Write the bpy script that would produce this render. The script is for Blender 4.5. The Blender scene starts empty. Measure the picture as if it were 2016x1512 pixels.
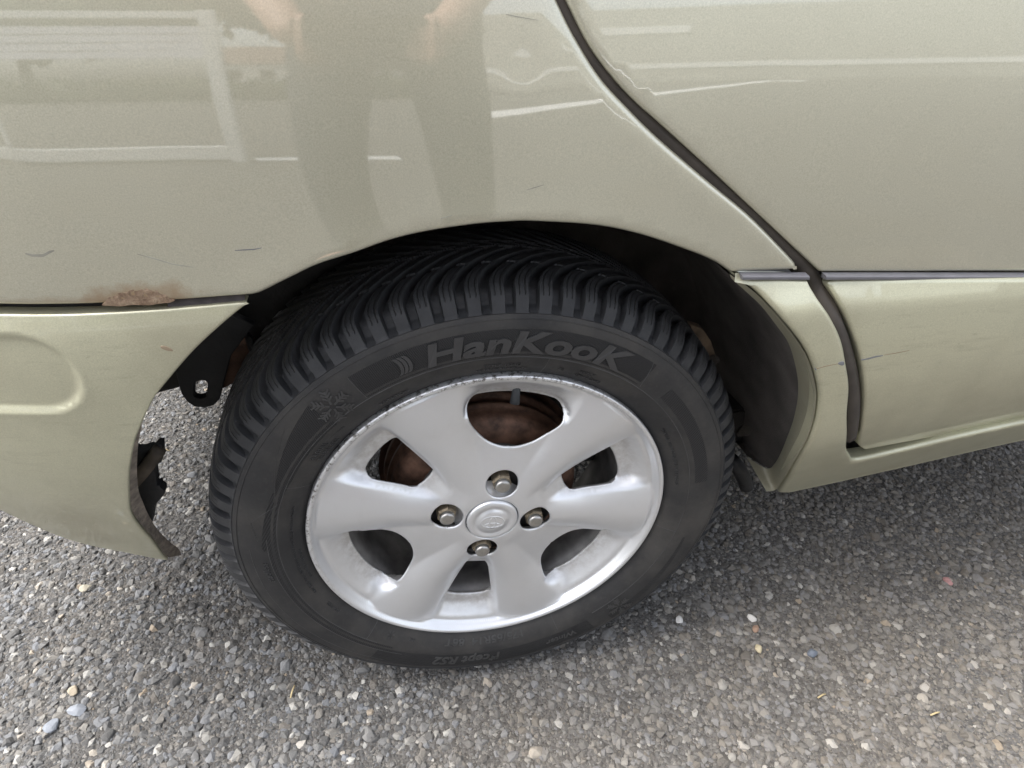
import bpy, bmesh, math, random
import numpy as np
from mathutils import Vector, Matrix
from mathutils.geometry import delaunay_2d_cdt

random.seed(7)
rng = np.random.default_rng(7)
scn = bpy.context.scene
COL = scn.collection

# ------------------------------------------------------------------ camera
W_, H_, F_ = 2016.0, 1512.0, 1249.645
CAM = np.array([-0.080563, -0.466683, 0.806535])
RM = np.array([[0.9810226456, -0.1930406419, 0.0181625810],      # right
               [-0.0975465219, -0.5723318737, -0.8141995471],    # down
               [0.1675686272, 0.7969764971, -0.5803009721]])     # forward
cd = bpy.data.cameras.new('camera')
cam = bpy.data.objects.new('camera', cd)
COL.objects.link(cam)
m = Matrix.Identity(4)
for i in range(3):
    m[i][0] = RM[0][i]; m[i][1] = -RM[1][i]; m[i][2] = -RM[2][i]; m[i][3] = CAM[i]
cam.matrix_world = m
cd.sensor_width = 36.0
cd.lens = F_ / W_ * 36.0
cd.clip_start = 0.02
cd.clip_end = 2000
scn.camera = cam

# ------------------------------------------------------------------ world, sun, exposure
SUN_EL, SUN_AZ = math.radians(58), math.radians(-80)   # azimuth measured from +Y towards +X
world = bpy.data.worlds.new('World'); scn.world = world; world.use_nodes = True
nt = world.node_tree; nt.nodes.clear()
wo = nt.nodes.new('ShaderNodeOutputWorld'); bg = nt.nodes.new('ShaderNodeBackground')
sky = nt.nodes.new('ShaderNodeTexSky'); sky.sky_type = 'NISHITA'; sky.sun_disc = False
sky.sun_elevation = SUN_EL; sky.sun_rotation = SUN_AZ
sky.air_density = 1.0; sky.dust_density = 4.0; sky.ozone_density = 1.0
hs = nt.nodes.new('ShaderNodeHueSaturation'); hs.inputs['Saturation'].default_value = 0.36   # thin overcast
nt.links.new(sky.outputs[0], hs.inputs['Color']); nt.links.new(hs.outputs[0], bg.inputs[0])
bg.inputs[1].default_value = 0.15
nt.links.new(bg.outputs[0], wo.inputs[0])
sl = bpy.data.lights.new('sun', 'SUN'); sl.energy = 1.5; sl.angle = math.radians(28); sl.color = (1.0, 0.975, 0.94)
sun = bpy.data.objects.new('sun', sl); COL.objects.link(sun)
sd = Vector((math.sin(SUN_AZ) * math.cos(SUN_EL), math.cos(SUN_AZ) * math.cos(SUN_EL), math.sin(SUN_EL)))
sun.rotation_euler = sd.to_track_quat('Z', 'Y').to_euler()
sun.location = sd * 20
scn.view_settings.view_transform = 'Standard'; scn.view_settings.look = 'None'
scn.view_settings.exposure = 1.8; scn.view_settings.gamma = 1.0; scn.view_settings.use_curve_mapping = False

# ------------------------------------------------------------------ helpers
ZC = 0.283                                   # height of the wheel centre
def ray(px):
    return np.array([(px[0] - W_ / 2) / F_, (px[1] - H_ / 2) / F_, 1.0]) @ RM
def at_y(px, y):
    d = ray(px); return CAM + d * ((y - CAM[1]) / d[1])
def at_z(px, z):
    d = ray(px); return CAM + d * ((z - CAM[2]) / d[2])
def on(px, S):
    """point where the sight line of a pixel meets the surface y = S(x, z)"""
    d = ray(px); a, b = 0.30, 1.6
    def g(t):
        q = CAM + d * t; return q[1] - S(q[0], q[2])
    n = 60; ta = a; ga = g(a)
    for i in range(1, n + 1):
        tb = a + (b - a) * i / n; gb = g(tb)
        if ga < 0 <= gb:
            for _ in range(30):
                tm = (ta + tb) / 2
                if g(tm) < 0: ta = tm
                else: tb = tm
            return CAM + d * ta
        ta, ga = tb, gb
    return at_y(px, 0.0)
def xz(pxs, S):
    return [tuple(on(p, S)[[0, 2]]) for p in pxs]
def ss(t):
    t = min(1.0, max(0.0, t)); return t * t * (3 - 2 * t)

def link(o, parent=None):
    COL.objects.link(o)
    if parent is not None: o.parent = parent
    return o
def mesh_obj(name, v, f, mat, parent=None, smooth=True):
    me = bpy.data.meshes.new(name); me.from_pydata([tuple(map(float, p)) for p in v], [], [tuple(map(int, q)) for q in f])
    me.validate(); me.update()
    if smooth: me.shade_smooth()
    o = bpy.data.objects.new(name, me)
    if mat: me.materials.append(mat)
    return link(o, parent)
def thing(name, label, cat, loc=(0, 0, 0), group=None):
    o = bpy.data.objects.new(name, None); o.location = loc; COL.objects.link(o); o.empty_display_size = 0.05
    o['label'] = label; o['category'] = cat
    if group: o['group'] = group
    return o
def tag(o, label, cat, group=None):
    o['label'] = label; o['category'] = cat
    if group: o['group'] = group
    return o

def resample(P, step, closed=True):
    P = [np.array(p, float) for p in P]; out = []
    n = len(P); rngN = n if closed else n - 1
    for i in range(rngN):
        a, b = P[i], P[(i + 1) % n]; L = np.linalg.norm(b - a); k = max(1, int(round(L / step)))
        for j in range(k): out.append(a + (b - a) * j / k)
    if not closed: out.append(P[-1])
    return np.array(out)
def smooth_line(P, step):
    """Catmull-Rom through the points, resampled"""
    P = [np.array(p, float) for p in P]; Q = [2 * P[0] - P[1]] + P + [2 * P[-1] - P[-2]]; out = []
    for i in range(1, len(Q) - 2):
        p0, p1, p2, p3 = Q[i - 1:i + 3]; k = max(1, int(math.ceil(np.linalg.norm(p2 - p1) / step)))
        for j in range(k):
            t = j / k
            out.append(0.5 * ((2 * p1) + (p2 - p0) * t + (2 * p0 - 5 * p1 + 4 * p2 - p3) * t * t + (3 * p1 - p0 - 3 * p2 + p3) * t ** 3))
    out.append(P[-1]); return [tuple(q) for q in out]
def chaikin(P, n=2):
    P = [np.array(p, float) for p in P]
    for _ in range(n):
        Q = []
        for i in range(len(P)):
            a, b = P[i], P[(i + 1) % len(P)]; Q += [a * .75 + b * .25, a * .25 + b * .75]
        P = Q
    return P
def area(P):
    x, y = P[:, 0], P[:, 1]; return 0.5 * np.sum(x * np.roll(y, -1) - np.roll(x, -1) * y)
def normals2(P):
    d = np.roll(P, -1, 0) - np.roll(P, 1, 0); L = np.linalg.norm(d, axis=1, keepdims=True) + 1e-12; d = d / L
    return np.stack([d[:, 1], -d[:, 0]], 1)
def inside(P, q):
    x, y = q[:, 0], q[:, 1]; r = np.zeros(len(q), bool); n = len(P)
    x1, y1 = P[:, 0], P[:, 1]; x2, y2 = np.roll(x1, -1), np.roll(y1, -1)
    for i in range(n):
        if y1[i] == y2[i]: continue
        c = (y1[i] > y) != (y2[i] > y)
        if c.any():
            xi = (x2[i] - x1[i]) * (y - y1[i]) / (y2[i] - y1[i]) + x1[i]; r ^= c & (x < xi)
    return r
def panel(name, poly, S, mat, parent=None, step=.008, rnd=.003, ret=.012, holes=(), org=(0, 0), hole_ret=None, hole_rnd=None, rings=None, undercut=0.0):
    """sheet y = S(x, z) over a 2-D outline, its edges rolled inwards and returned"""
    loops = []
    for k, L in enumerate([poly] + list(holes)):
        P = resample(L, step * .7)
        if (area(P) > 0) != (k == 0): P = P[::-1]
        rr = rnd if k == 0 or hole_rnd is None else hole_rnd
        P = P - normals2(P) * rr
        loops.append(P)
    lo, hi = loops[0].min(0), loops[0].max(0)
    gx = np.arange(lo[0], hi[0] + step, step); gz = np.arange(lo[1], hi[1] + step * .87, step * .87)
    G = np.array([(x + (.5 * step if j % 2 else 0), z) for j, z in enumerate(gz) for x in gx])
    ok = inside(loops[0], G)
    for L in loops[1:]: ok &= ~inside(L, G)
    G = G[ok]
    B = np.concatenate(loops)
    keep = np.ones(len(G), bool)
    for i in range(0, len(B), 200):
        d = np.min(((G[:, None, :] - B[None, i:i + 200, :]) ** 2).sum(2), 1); keep &= d > (step * .45) ** 2
    G = G[keep]
    if rings:
        G = G[np.hypot(G[:, 0], G[:, 1]) < rings[0] - .0015]
        G = np.concatenate([G] + [np.array([(q * math.cos(t), q * math.sin(t)) for t in (np.arange(420) + .5 * (j % 2)) * 2 * math.pi / 420]) for j, q in enumerate(rings)])
    V2 = [Vector(p) for p in B] + [Vector(p) for p in G]
    E = []; s0 = 0
    for L in loops:
        n = len(L); E += [(s0 + i, s0 + (i + 1) % n) for i in range(n)]; s0 += n
    vo, eo, fo, ov, oe, of = delaunay_2d_cdt(V2, E, [], 0, 1e-7)
    vo = np.array([(p[0], p[1]) for p in vo]); fo = np.array([f for f in fo if len(f) == 3])
    c = vo[fo].mean(1); ok = inside(loops[0], c)
    for L in loops[1:]: ok &= ~inside(L, c)
    fo = fo[ok]
    a = vo[fo]; ar = (a[:, 1, 0] - a[:, 0, 0]) * (a[:, 2, 1] - a[:, 0, 1]) - (a[:, 2, 0] - a[:, 0, 0]) * (a[:, 1, 1] - a[:, 0, 1])
    fo[ar < 0] = fo[ar < 0][:, ::-1]
    V = [(x + org[0], S(x, z), z + org[1]) for x, z in vo]; Fc = [tuple(f) for f in fo]
    remap = {}
    for i, l in enumerate(ov):
        for j in l: remap.setdefault(j, i)
    s0 = 0
    for k, L in enumerate(loops):
        n = len(L); nr = normals2(L); prev = [remap[s0 + i] for i in range(n)]
        rr = rnd if k == 0 or hole_rnd is None else hole_rnd
        rt = ret if k == 0 or hole_ret is None else hole_ret
        y0 = [S(x, z) for x, z in L]
        rolls = [(rr * math.sin(t), rr * (1 - math.cos(t))) for t in (.4, .8, 1.2, math.pi / 2)] + [(rr - (undercut if k else 0), rr + rt)]
        for (o_, dy) in rolls:
            cur = []
            for i in range(n):
                q = L[i] + nr[i] * o_; cur.append(len(V)); V.append((q[0] + org[0], y0[i] + dy, q[1] + org[1]))
            for i in range(n):
                j = (i + 1) % n; Fc.append((prev[i], cur[i], cur[j], prev[j]))
            prev = cur
        s0 += n
    return mesh_obj(name, V, Fc, mat, parent)

def lathe(name, prof, mat, parent=None, n=96, closed=False, a0=0, a1=2 * math.pi, cx=0, cz=ZC, smooth=True):
    """profile of (r, y) turned about the wheel axis"""
    full = abs(a1 - a0 - 2 * math.pi) < 1e-6; na = n if full else n + 1
    V = []; Fc = []
    for i in range(na):
        t = a0 + (a1 - a0) * i / n; c, s = math.cos(t), math.sin(t)
        for r, y in prof: V.append((cx + r * c, y, cz + r * s))
    k = len(prof)
    for i in range(n):
        j = (i + 1) % na
        for q in range(k - 1): Fc.append((i * k + q, i * k + q + 1, j * k + q + 1, j * k + q))
    return mesh_obj(name, V, Fc, mat, parent, smooth)
def plate(name, pts, y0, y1, mat, parent=None, holes=(), bev=.001):
    """flat plate: outline in (x, z) between two depths"""
    return panel(name, pts, lambda x, z: y0, mat, parent, step=.02, rnd=bev, ret=(y1 - y0), holes=holes)
def tube(name, pts, r, mat, parent=None, n=10, taper=None):
    P = [Vector(p) for p in pts]; V = []; Fc = []
    up = Vector((0, 0, 1))
    for i, p in enumerate(P):
        t = (P[min(i + 1, len(P) - 1)] - P[max(i - 1, 0)]).normalized()
        u = t.cross(up); u = u.normalized() if u.length > 1e-3 else Vector((1, 0, 0)); w = t.cross(u).normalized()
        rr = r if taper is None else r * taper[i]
        for k in range(n):
            a = 2 * math.pi * k / n; V.append(p + u * (rr * math.cos(a)) + w * (rr * math.sin(a)))
    for i in range(len(P) - 1):
        for k in range(n):
            Fc.append((i * n + k, i * n + (k + 1) % n, (i + 1) * n + (k + 1) % n, (i + 1) * n + k))
    Fc.append(tuple(range(n))[::-1]); Fc.append(tuple(range((len(P) - 1) * n, len(P) * n)))
    return mesh_obj(name, V, Fc, mat, parent)
def box(name, lo, hi, mat, parent=None, bev=.003):
    bm = bmesh.new(); bmesh.ops.create_cube(bm, size=1)
    for v in bm.verts: v.co = Vector([(lo[i] + hi[i]) / 2 + v.co[i] * (hi[i] - lo[i]) for i in range(3)])
    if bev: bmesh.ops.bevel(bm, geom=bm.edges[:], offset=bev, segments=2, affect='EDGES')
    me = bpy.data.meshes.new(name); bm.to_mesh(me); bm.free(); me.materials.append(mat)
    return link(bpy.data.objects.new(name, me), parent)

# ------------------------------------------------------------------ materials
class N:
    def __init__(s, name):
        s.m = bpy.data.materials.new(name); s.m.use_nodes = True; s.t = s.m.node_tree
        s.b = s.t.nodes['Principled BSDF']; s.tc = None
    def n(s, typ, **kw):
        o = s.t.nodes.new(typ)
        for k, v in kw.items(): setattr(o, k, v)
        return o
    def l(s, a, b): s.t.links.new(a, b)
    def co(s):
        if s.tc is None: s.tc = s.n('ShaderNodeTexCoord')
        return s.tc.outputs['Object']
    def noise(s, scale, detail=4, rough=.5, vec=None, dist=0):
        o = s.n('ShaderNodeTexNoise'); o.inputs['Scale'].default_value = scale; o.inputs['Detail'].default_value = detail
        o.inputs['Roughness'].default_value = rough; o.inputs['Distortion'].default_value = dist
        s.l(vec or s.co(), o.inputs['Vector']); return o.outputs['Fac']
    def ramp(s, fac, stops):
        o = s.n('ShaderNodeValToRGB'); e = o.color_ramp.elements
        while len(e) < len(stops): e.new(.5)
        for k, (p, c) in enumerate(stops):
            e[k].position = p; e[k].color = tuple(c) + (1,) if len(c) == 3 else c
        s.l(fac, o.inputs[0]); return o.outputs[0]
    def rampf(s, fac, stops): return s.ramp(fac, [(p, (v, v, v)) for p, v in stops])
    def mix(s, fac, a, b, mode='MIX'):
        o = s.n('ShaderNodeMix', data_type='RGBA', blend_type=mode)
        for sock, val in ((o.inputs[0], fac), (o.inputs[6], a), (o.inputs[7], b)):
            if isinstance(val, (int, float)): sock.default_value = val
            elif isinstance(val, tuple): sock.default_value = val + (1,) if len(val) == 3 else val
            else: s.l(val, sock)
        return o.outputs[2]
    def math(s, op, a, b=None, c=None):
        o = s.n('ShaderNodeMath', operation=op)
        for i, val in enumerate((a, b, c)):
            if val is None: continue
            if isinstance(val, (int, float)): o.inputs[i].default_value = val
            else: s.l(val, o.inputs[i])
        return o.outputs[0]
    def bump(s, h, dist, strength=1.0, normal=None):
        o = s.n('ShaderNodeBump'); o.inputs['Distance'].default_value = dist; o.inputs['Strength'].default_value = strength
        s.l(h, o.inputs['Height'])
        if normal: s.l(normal, o.inputs['Normal'])
        return o.outputs[0]
    def set(s, **kw):
        names = dict(color='Base Color', rough='Roughness', metal='Metallic', coat='Coat Weight', coatr='Coat Roughness', coati='Coat IOR', spec='Specular IOR Level', normal='Normal', coatn='Coat Normal', ior='IOR', trans='Transmission Weight', emit='Emission Color', emits='Emission Strength', alpha='Alpha', sheen='Sheen Weight')
        for k, v in kw.items():
            sock = s.b.inputs[names[k]]
            if isinstance(v, (int, float)): sock.default_value = v
            elif isinstance(v, tuple): sock.default_value = v + (1,) if len(v) == 3 else v
            else: s.l(v, sock)
        return s
def simple(name, color, rough=.6, metal=0, var=.25, scale=60, bump=0.0, bscale=400, **kw):
    q = N(name); f = q.noise(scale, 5)
    c2 = tuple(c * (1 - var) for c in color); c1 = tuple(min(1, c * (1 + var)) for c in color)
    q.set(color=q.ramp(f, [(.3, c2), (.7, c1)]), rough=rough, metal=metal, **kw)
    if bump: q.set(normal=q.bump(q.noise(bscale, 3), bump))
    return q.m

def paint(name, color, dust=.0, coat=1.0, rough=.42, metal=.55, stain=None):
    q = N(name)
    big = q.noise(9, 4); fine = q.noise(1100, 3, .7)
    c = q.mix(.30, color, q.ramp(fine, [(.3, tuple(x * .55 for x in color)), (.7, tuple(min(1, x * 1.5) for x in color))]))
    dm = q.math('MULTIPLY', q.rampf(big, [(.42, 0), (.75, 1)]), dust)
    sp = q.math('MULTIPLY', q.rampf(q.noise(170, 6, .7), [(.62, 0), (.72, 1)]), dust * .9)
    dm = q.math('MAXIMUM', dm, sp)
    mp = q.n('ShaderNodeMapping'); mp.inputs['Scale'].default_value = (14, 14, 120); q.l(q.co(), mp.inputs['Vector'])
    stk = q.math('MULTIPLY', q.rampf(q.noise(1.0, 6, .7, vec=mp.outputs[0]), [(.54, 0), (.70, 1)]), dust * .55)      # rain-washed road film
    dm = q.math('MAXIMUM', dm, stk)
    c = q.mix(dm, c, (.27, .24, .175))
    if stain:                                             # rust bleeding out of the seam
        sx = q.n('ShaderNodeSeparateXYZ'); q.l(q.co(), sx.inputs[0])
        for (x0, z0, rx, rz, amt) in stain:
            ex = q.math('POWER', q.math('DIVIDE', q.math('SUBTRACT', sx.outputs[0], x0), rx), 2.0); ez = q.math('POWER', q.math('DIVIDE', q.math('SUBTRACT', sx.outputs[2], z0), rz), 2.0)
            d = q.math('ADD', q.math('SQRT', q.math('ADD', ex, ez)), q.math('MULTIPLY_ADD', q.noise(70, 5, .65), 1.0, -.5))
            c = q.mix(q.math('MULTIPLY', q.rampf(d, [(.35, 1), (1.0, 0)]), amt), c, (.31, .19, .085))
    q.set(color=c, metal=metal, rough=q.math('MULTIPLY_ADD', dm, .3, rough), coat=q.math('MULTIPLY_ADD', dm, -.6 * coat, coat), coatr=.03, coati=1.95)
    flake = q.bump(fine, .00006, .5)
    q.set(normal=flake)
    q.set(coatn=q.bump(q.noise(170, 2), .00004, .12))
    return q.m
PAINT = paint('paint', (.505, .49, .38), dust=.10)
CLAD = paint('cladding_paint', (.52, .51, .37), dust=.5, coat=.45)
M = {}
M['rubber'] = simple('black_rubber', (.018, .018, .019), .55, bump=.0002, bscale=900)
M['black'] = simple('black_plastic', (.012, .012, .013), .65, bump=.0006, bscale=300)
M['liner'] = simple('wheel_liner_felt', (.080, .071, .065), .95, var=.45, scale=18, bump=.0012, bscale=700)
M['dark_metal'] = simple('underseal', (.018, .016, .015), .7, var=.5, scale=25, bump=.001, bscale=180)
M['rust'] = simple('rusty_steel', (.09, .048, .03), .8, .1, .55, 45, bump=.0008, bscale=350)
M['drum'] = simple('rusty_brake_drum', (.115, .062, .040), .6, .35, .6, 70, bump=.0006, bscale=300)
M['seal'] = simple('door_seal', (.045, .037, .030), .6)
M['grey_trim'] = simple('grey_trim', (.15, .147, .16), .4, var=.1)
M['nut'] = simple('wheel_nut_steel', (.42, .41, .39), .32, .9, .15, 120)
M['nut_rust'] = simple('wheel_nut_flanks', (.30, .25, .18), .5, .7, .4, 160)
M['glass'] = simple('dark_glass', (.01, .012, .012), .04, var=0)
M['tan'] = simple('tan_dust', (.12, .085, .055), .9, var=.5)

def silver():
    q = N('alloy_silver')
    fine = q.noise(3000, 2); d = q.noise(35, 6, .6)
    dirt = q.rampf(d, [(.50, 0), (.80, .55)])
    at = q.n('ShaderNodeAttribute', attribute_name='grime_and_shade'); g = q.math('MULTIPLY', at.outputs['Fac'], q.rampf(q.noise(90, 6, .65), [(.30, .10), (.62, 1)]))
    c = q.mix(.08, (.75, .76, .775), q.ramp(fine, [(.3, (.42, .42, .43)), (.7, (.95, .95, .96))]))
    c = q.mix(q.math('MULTIPLY', dirt, .14), c, (.36, .31, .24)); c = q.mix(q.math('MULTIPLY', g, .6), c, (.27, .23, .18))  # last mix: brake dust together with shade painted into the dish
    ed = q.n('ShaderNodeAttribute', attribute_name='lip'); sc = q.math('MULTIPLY', ed.outputs['Fac'], q.rampf(q.noise(160, 8, .75), [(.50, 0), (.60, 1)]))
    c = q.mix(sc, c, (.16, .15, .14))
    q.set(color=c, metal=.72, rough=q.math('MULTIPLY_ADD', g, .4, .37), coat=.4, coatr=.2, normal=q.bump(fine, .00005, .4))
    return q.m
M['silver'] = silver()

def tread_mat():
    q = N('tyre_tread')
    at = q.n('ShaderNodeAttribute', attribute_name='phase').outputs['Fac']
    la = q.n('ShaderNodeAttribute', attribute_name='lat').outputs['Fac']
    # zig-zag sipes: two per block
    tri = q.math('PINGPONG', q.math('MULTIPLY', la, 260.0), .5)
    ph = q.math('MULTIPLY_ADD', tri, .045, at)
    d1 = q.math('ABSOLUTE', q.math('SUBTRACT', ph, .38)); d2 = q.math('ABSOLUTE', q.math('SUBTRACT', ph, .62))
    d = q.math('MINIMUM', d1, d2)
    line = q.rampf(d, [(.012, 1), (.028, 0)])
    rng_ = q.n('ShaderNodeAttribute', attribute_name='sipe').outputs['Fac']
    s_ = q.math('MULTIPLY', line, rng_)
    n1 = q.noise(60, 6, .6); sp = q.rampf(q.noise(420, 3), [(.70, 0), (.76, 1)])
    c = q.ramp(n1, [(.3, (.017, .018, .020)), (.75, (.036, .0365, .039))])
    c = q.mix(q.math('MULTIPLY', sp, .35), c, (.12, .12, .12))
    c = q.mix(s_, c, (.003, .003, .003))
    q.set(color=c, rough=.58, spec=.45, normal=q.bump(q.math('SUBTRACT', q.math('MULTIPLY', q.noise(700, 4), .15), s_), .0012, .8))
    return q.m
def sidewall_mat():
    q = N('tyre_sidewall')
    n1 = q.noise(28, 6, .6); n2 = q.noise(220, 5, .7)
    c = q.ramp(n1, [(.3, (.017, .017, .018)), (.75, (.030, .0295, .0295))])
    c = q.mix(q.math('MULTIPLY', q.rampf(n2, [(.52, 0), (.8, 1)]), .35), c, (.085, .08, .075)); c = q.mix(q.rampf(q.noise(11, 6, .65), [(.44, 0), (.70, .5)]), c, (.082, .075, .066))
    q.set(color=c, rough=q.rampf(n2, [(.3, .52), (.7, .68)]), spec=.4, normal=q.bump(n2, .0002, .5))
    return q.m
def hatch_mat(scale, name, base):
    q = N(name)
    sx = q.n('ShaderNodeSeparateXYZ'); q.l(q.co(), sx.inputs[0])
    w = q.math('SINE', q.math('MULTIPLY', q.math('ADD', sx.outputs[0], q.math('MULTIPLY', sx.outputs[2], -.6)), scale))
    f = q.math('MULTIPLY_ADD', w, .5, .5)
    q.set(color=q.mix(f, tuple(b * .6 for b in base), tuple(b * 1.25 for b in base)), rough=.6, spec=.35, normal=q.bump(f, .0004, .8))
    return q.m
M['tread'] = tread_mat(); M['side'] = sidewall_mat()
M['hatch'] = hatch_mat(4200, 'sidewall_hatching', (.017, .017, .018))
M['diamond'] = hatch_mat(2200, 'sidewall_diamonds', (.020, .020, .021))
M['letter'] = simple('sidewall_letter', (.040, .040, .041), .42, var=.15)
M['rib'] = simple('sidewall_rib', (.042, .042, .042), .45, var=.2)

def asphalt():
    q = N('asphalt_binder')
    n1 = q.noise(3, 5); n2 = q.noise(260, 4, .65); v = q.n('ShaderNodeTexVoronoi'); v.inputs['Scale'].default_value = 190
    q.l(q.co(), v.inputs['Vector'])
    c = q.ramp(n2, [(.3, (.030, .029, .028)), (.55, (.060, .057, .053)), (.8, (.12, .115, .105))])
    cell = q.n('ShaderNodeSeparateColor'); q.l(v.outputs['Color'], cell.inputs[0])
    st = q.ramp(cell.outputs[0], [(.0, (.06, .058, .055)), (.5, (.13, .125, .12)), (.85, (.19, .185, .18)), (1, (.32, .30, .27))])
    c = q.mix(.55, c, st); c = q.mix(q.rampf(n1, [(.35, 0), (.7, .35)]), c, (.10, .082, .062))
    h = q.math('ADD', q.math('MULTIPLY', v.outputs['Distance'], -1.0), n2)
    q.set(color=c, rough=.9, normal=q.bump(h, .003, .9))
    return q.m
def stone_mat(name, dark=1.0):
    q = N(name); oi = q.n('ShaderNodeObjectInfo').outputs['Random']
    c = q.ramp(oi, [(0, (.075, .072, .068)), (.20, (.13, .127, .122)), (.42, (.19, .187, .181)), (.60, (.20, .207, .22)), (.74, (.235, .222, .20)), (.86, (.15, .132, .112)), (.94, (.31, .30, .275)), (.98, (.50, .485, .45)), (1, (.34, .27, .19))])
    if dark != 1.0: c = q.mix(1.0, c, (dark, dark, dark), 'MULTIPLY')
    ge = q.n('ShaderNodeNewGeometry').outputs['Position']; sx = q.n('ShaderNodeSeparateXYZ'); q.l(ge, sx.inputs[0])
    wn = q.noise(2.3, 4, .6, vec=ge)                       # brown dust lies towards the front of the car, washed blue-grey chips behind
    dust = q.rampf(q.math('ADD', q.math('MULTIPLY', sx.outputs[0], .35), wn), [(.42, 0), (.72, 1)])
    c = q.mix(q.math('MULTIPLY', dust, .42), c, (.205, .178, .145)); c = q.mix(q.math('MULTIPLY', q.math('SUBTRACT', 1.0, dust), .08), c, (.19, .20, .22))
    n = q.noise(500, 4, .6)
    c = q.mix(.5, c, q.mix(1.0, c, q.ramp(n, [(.3, (.34, .33, .32)), (.7, (1.42, 1.42, 1.40))]), 'MULTIPLY'))
    q.set(color=c, rough=.8, spec=.35, normal=q.bump(n, .0008, .6))
    return q.m
M['asphalt'] = asphalt(); M['grit'] = stone_mat('asphalt_grit', .55); M['stone'] = stone_mat('asphalt_stone', .88)

# ------------------------------------------------------------------ ground
GX0, GX1, GY0, GY1 = -1.15, 1.4, -.95, 1.25
R = 120.0
gv = [(-R, -R, 0), (R, -R, 0), (R, R, 0), (-R, R, 0), (GX0, GY0, 0), (GX1, GY0, 0), (GX1, GY1, 0), (GX0, GY1, 0)]
ground = mesh_obj('ground', gv, [(0, 1, 5, 4), (1, 2, 6, 5), (2, 3, 7, 6), (3, 0, 4, 7), (4, 5, 6, 7)], M['asphalt'], smooth=False)
ground['kind'] = 'structure'

def scatter(name, dens, r0, r1, mat, seed, sink, sub=1, flat=.62, parent=None):
    """loose sheet of stones: points spread over the near asphalt, a rough stone on each"""
    me = bpy.data.meshes.new(name); me.from_pydata([(GX0, GY0, 0), (GX1, GY0, 0), (GX1, GY1, 0), (GX0, GY1, 0)], [], [(0, 1, 2, 3)])
    o = link(bpy.data.objects.new(name, me), parent); o['kind'] = 'stuff'
    g = bpy.data.node_groups.new(name, 'GeometryNodeTree')
    g.interface.new_socket('Geometry', in_out='INPUT', socket_type='NodeSocketGeometry'); g.interface.new_socket('Geometry', in_out='OUTPUT', socket_type='NodeSocketGeometry')
    nn = g.nodes.new; L = g.links.new
    gi, go = nn('NodeGroupInput'), nn('NodeGroupOutput')
    dp = nn('GeometryNodeDistributePointsOnFaces'); dp.inputs['Density'].default_value = dens; dp.inputs['Seed'].default_value = seed
    L(gi.outputs[0], dp.inputs['Mesh'])
    jo = nn('GeometryNodeJoinGeometry')
    for k in range(5):
        ic = nn('GeometryNodeMeshIcoSphere'); ic.inputs['Radius'].default_value = 1.0; ic.inputs['Subdivisions'].default_value = sub
        sp = nn('GeometryNodeSetPosition'); nz = nn('ShaderNodeTexNoise'); nz.noise_dimensions = '4D'; nz.inputs['W'].default_value = seed * 3.1 + k * 7.7; nz.inputs['Scale'].default_value = .9
        sb = nn('ShaderNodeVectorMath'); sb.operation = 'SUBTRACT'; sb.inputs[1].default_value = (.5, .5, .5); L(nz.outputs['Color'], sb.inputs[0])
        sc = nn('ShaderNodeVectorMath'); sc.operation = 'SCALE'; sc.inputs['Scale'].default_value = 2.6; L(sb.outputs[0], sc.inputs[0])
        L(ic.outputs[0], sp.inputs['Geometry']); L(sc.outputs[0], sp.inputs['Offset'])
        sm = nn('GeometryNodeSetMaterial'); sm.inputs['Material'].default_value = mat; L(sp.outputs[0], sm.inputs[0])
        gi2 = nn('GeometryNodeGeometryToInstance'); L(sm.outputs[0], gi2.inputs[0]); L(gi2.outputs[0], jo.inputs[0])
    ip = nn('GeometryNodeInstanceOnPoints'); ip.inputs['Pick Instance'].default_value = True
    L(dp.outputs['Points'], ip.inputs['Points']); L(jo.outputs[0], ip.inputs['Instance'])
    rr = nn('FunctionNodeRandomValue'); rr.data_type = 'FLOAT_VECTOR'; rr.inputs[0].default_value = (-.5, -.5, 0); rr.inputs[1].default_value = (.5, .5, 6.28); rr.inputs['Seed'].default_value = seed
    L(rr.outputs[0], ip.inputs['Rotation'])
    rs = nn('FunctionNodeRandomValue'); rs.data_type = 'FLOAT'; rs.inputs[2].default_value = 0; rs.inputs[3].default_value = 1; rs.inputs['Seed'].default_value = seed + 1
    pw = nn('ShaderNodeMath'); pw.operation = 'POWER'; pw.inputs[1].default_value = 2.2; L(rs.outputs[1], pw.inputs[0])
    mp = nn('ShaderNodeMath'); mp.operation = 'MULTIPLY_ADD'; mp.inputs[1].default_value = r1 - r0; mp.inputs[2].default_value = r0; L(pw.outputs[0], mp.inputs[0])
    cv = nn('ShaderNodeCombineXYZ'); fl = nn('ShaderNodeMath'); fl.operation = 'MULTIPLY'; fl.inputs[1].default_value = flat; L(mp.outputs[0], fl.inputs[0])
    L(mp.outputs[0], cv.inputs[0]); L(mp.outputs[0], cv.inputs[1]); L(fl.outputs[0], cv.inputs[2]); L(cv.outputs[0], ip.inputs['Scale'])
    tr = nn('GeometryNodeTranslateInstances'); tr.inputs['Local Space'].default_value = False; L(ip.outputs[0], tr.inputs[0])
    dz = nn('ShaderNodeMath'); dz.operation = 'MULTIPLY'; dz.inputs[1].default_value = -sink; L(mp.outputs[0], dz.inputs[0])
    cz = nn('ShaderNodeCombineXYZ'); L(dz.outputs[0], cz.inputs[2]); L(cz.outputs[0], tr.inputs['Translation'])
    L(tr.outputs[0], go.inputs[0])
    md = o.modifiers.new('scatter', 'NODES'); md.node_group = g
    return o
scatter('grit', 90000, .0011, .0027, M['grit'], 3, .2, parent=ground)
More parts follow.
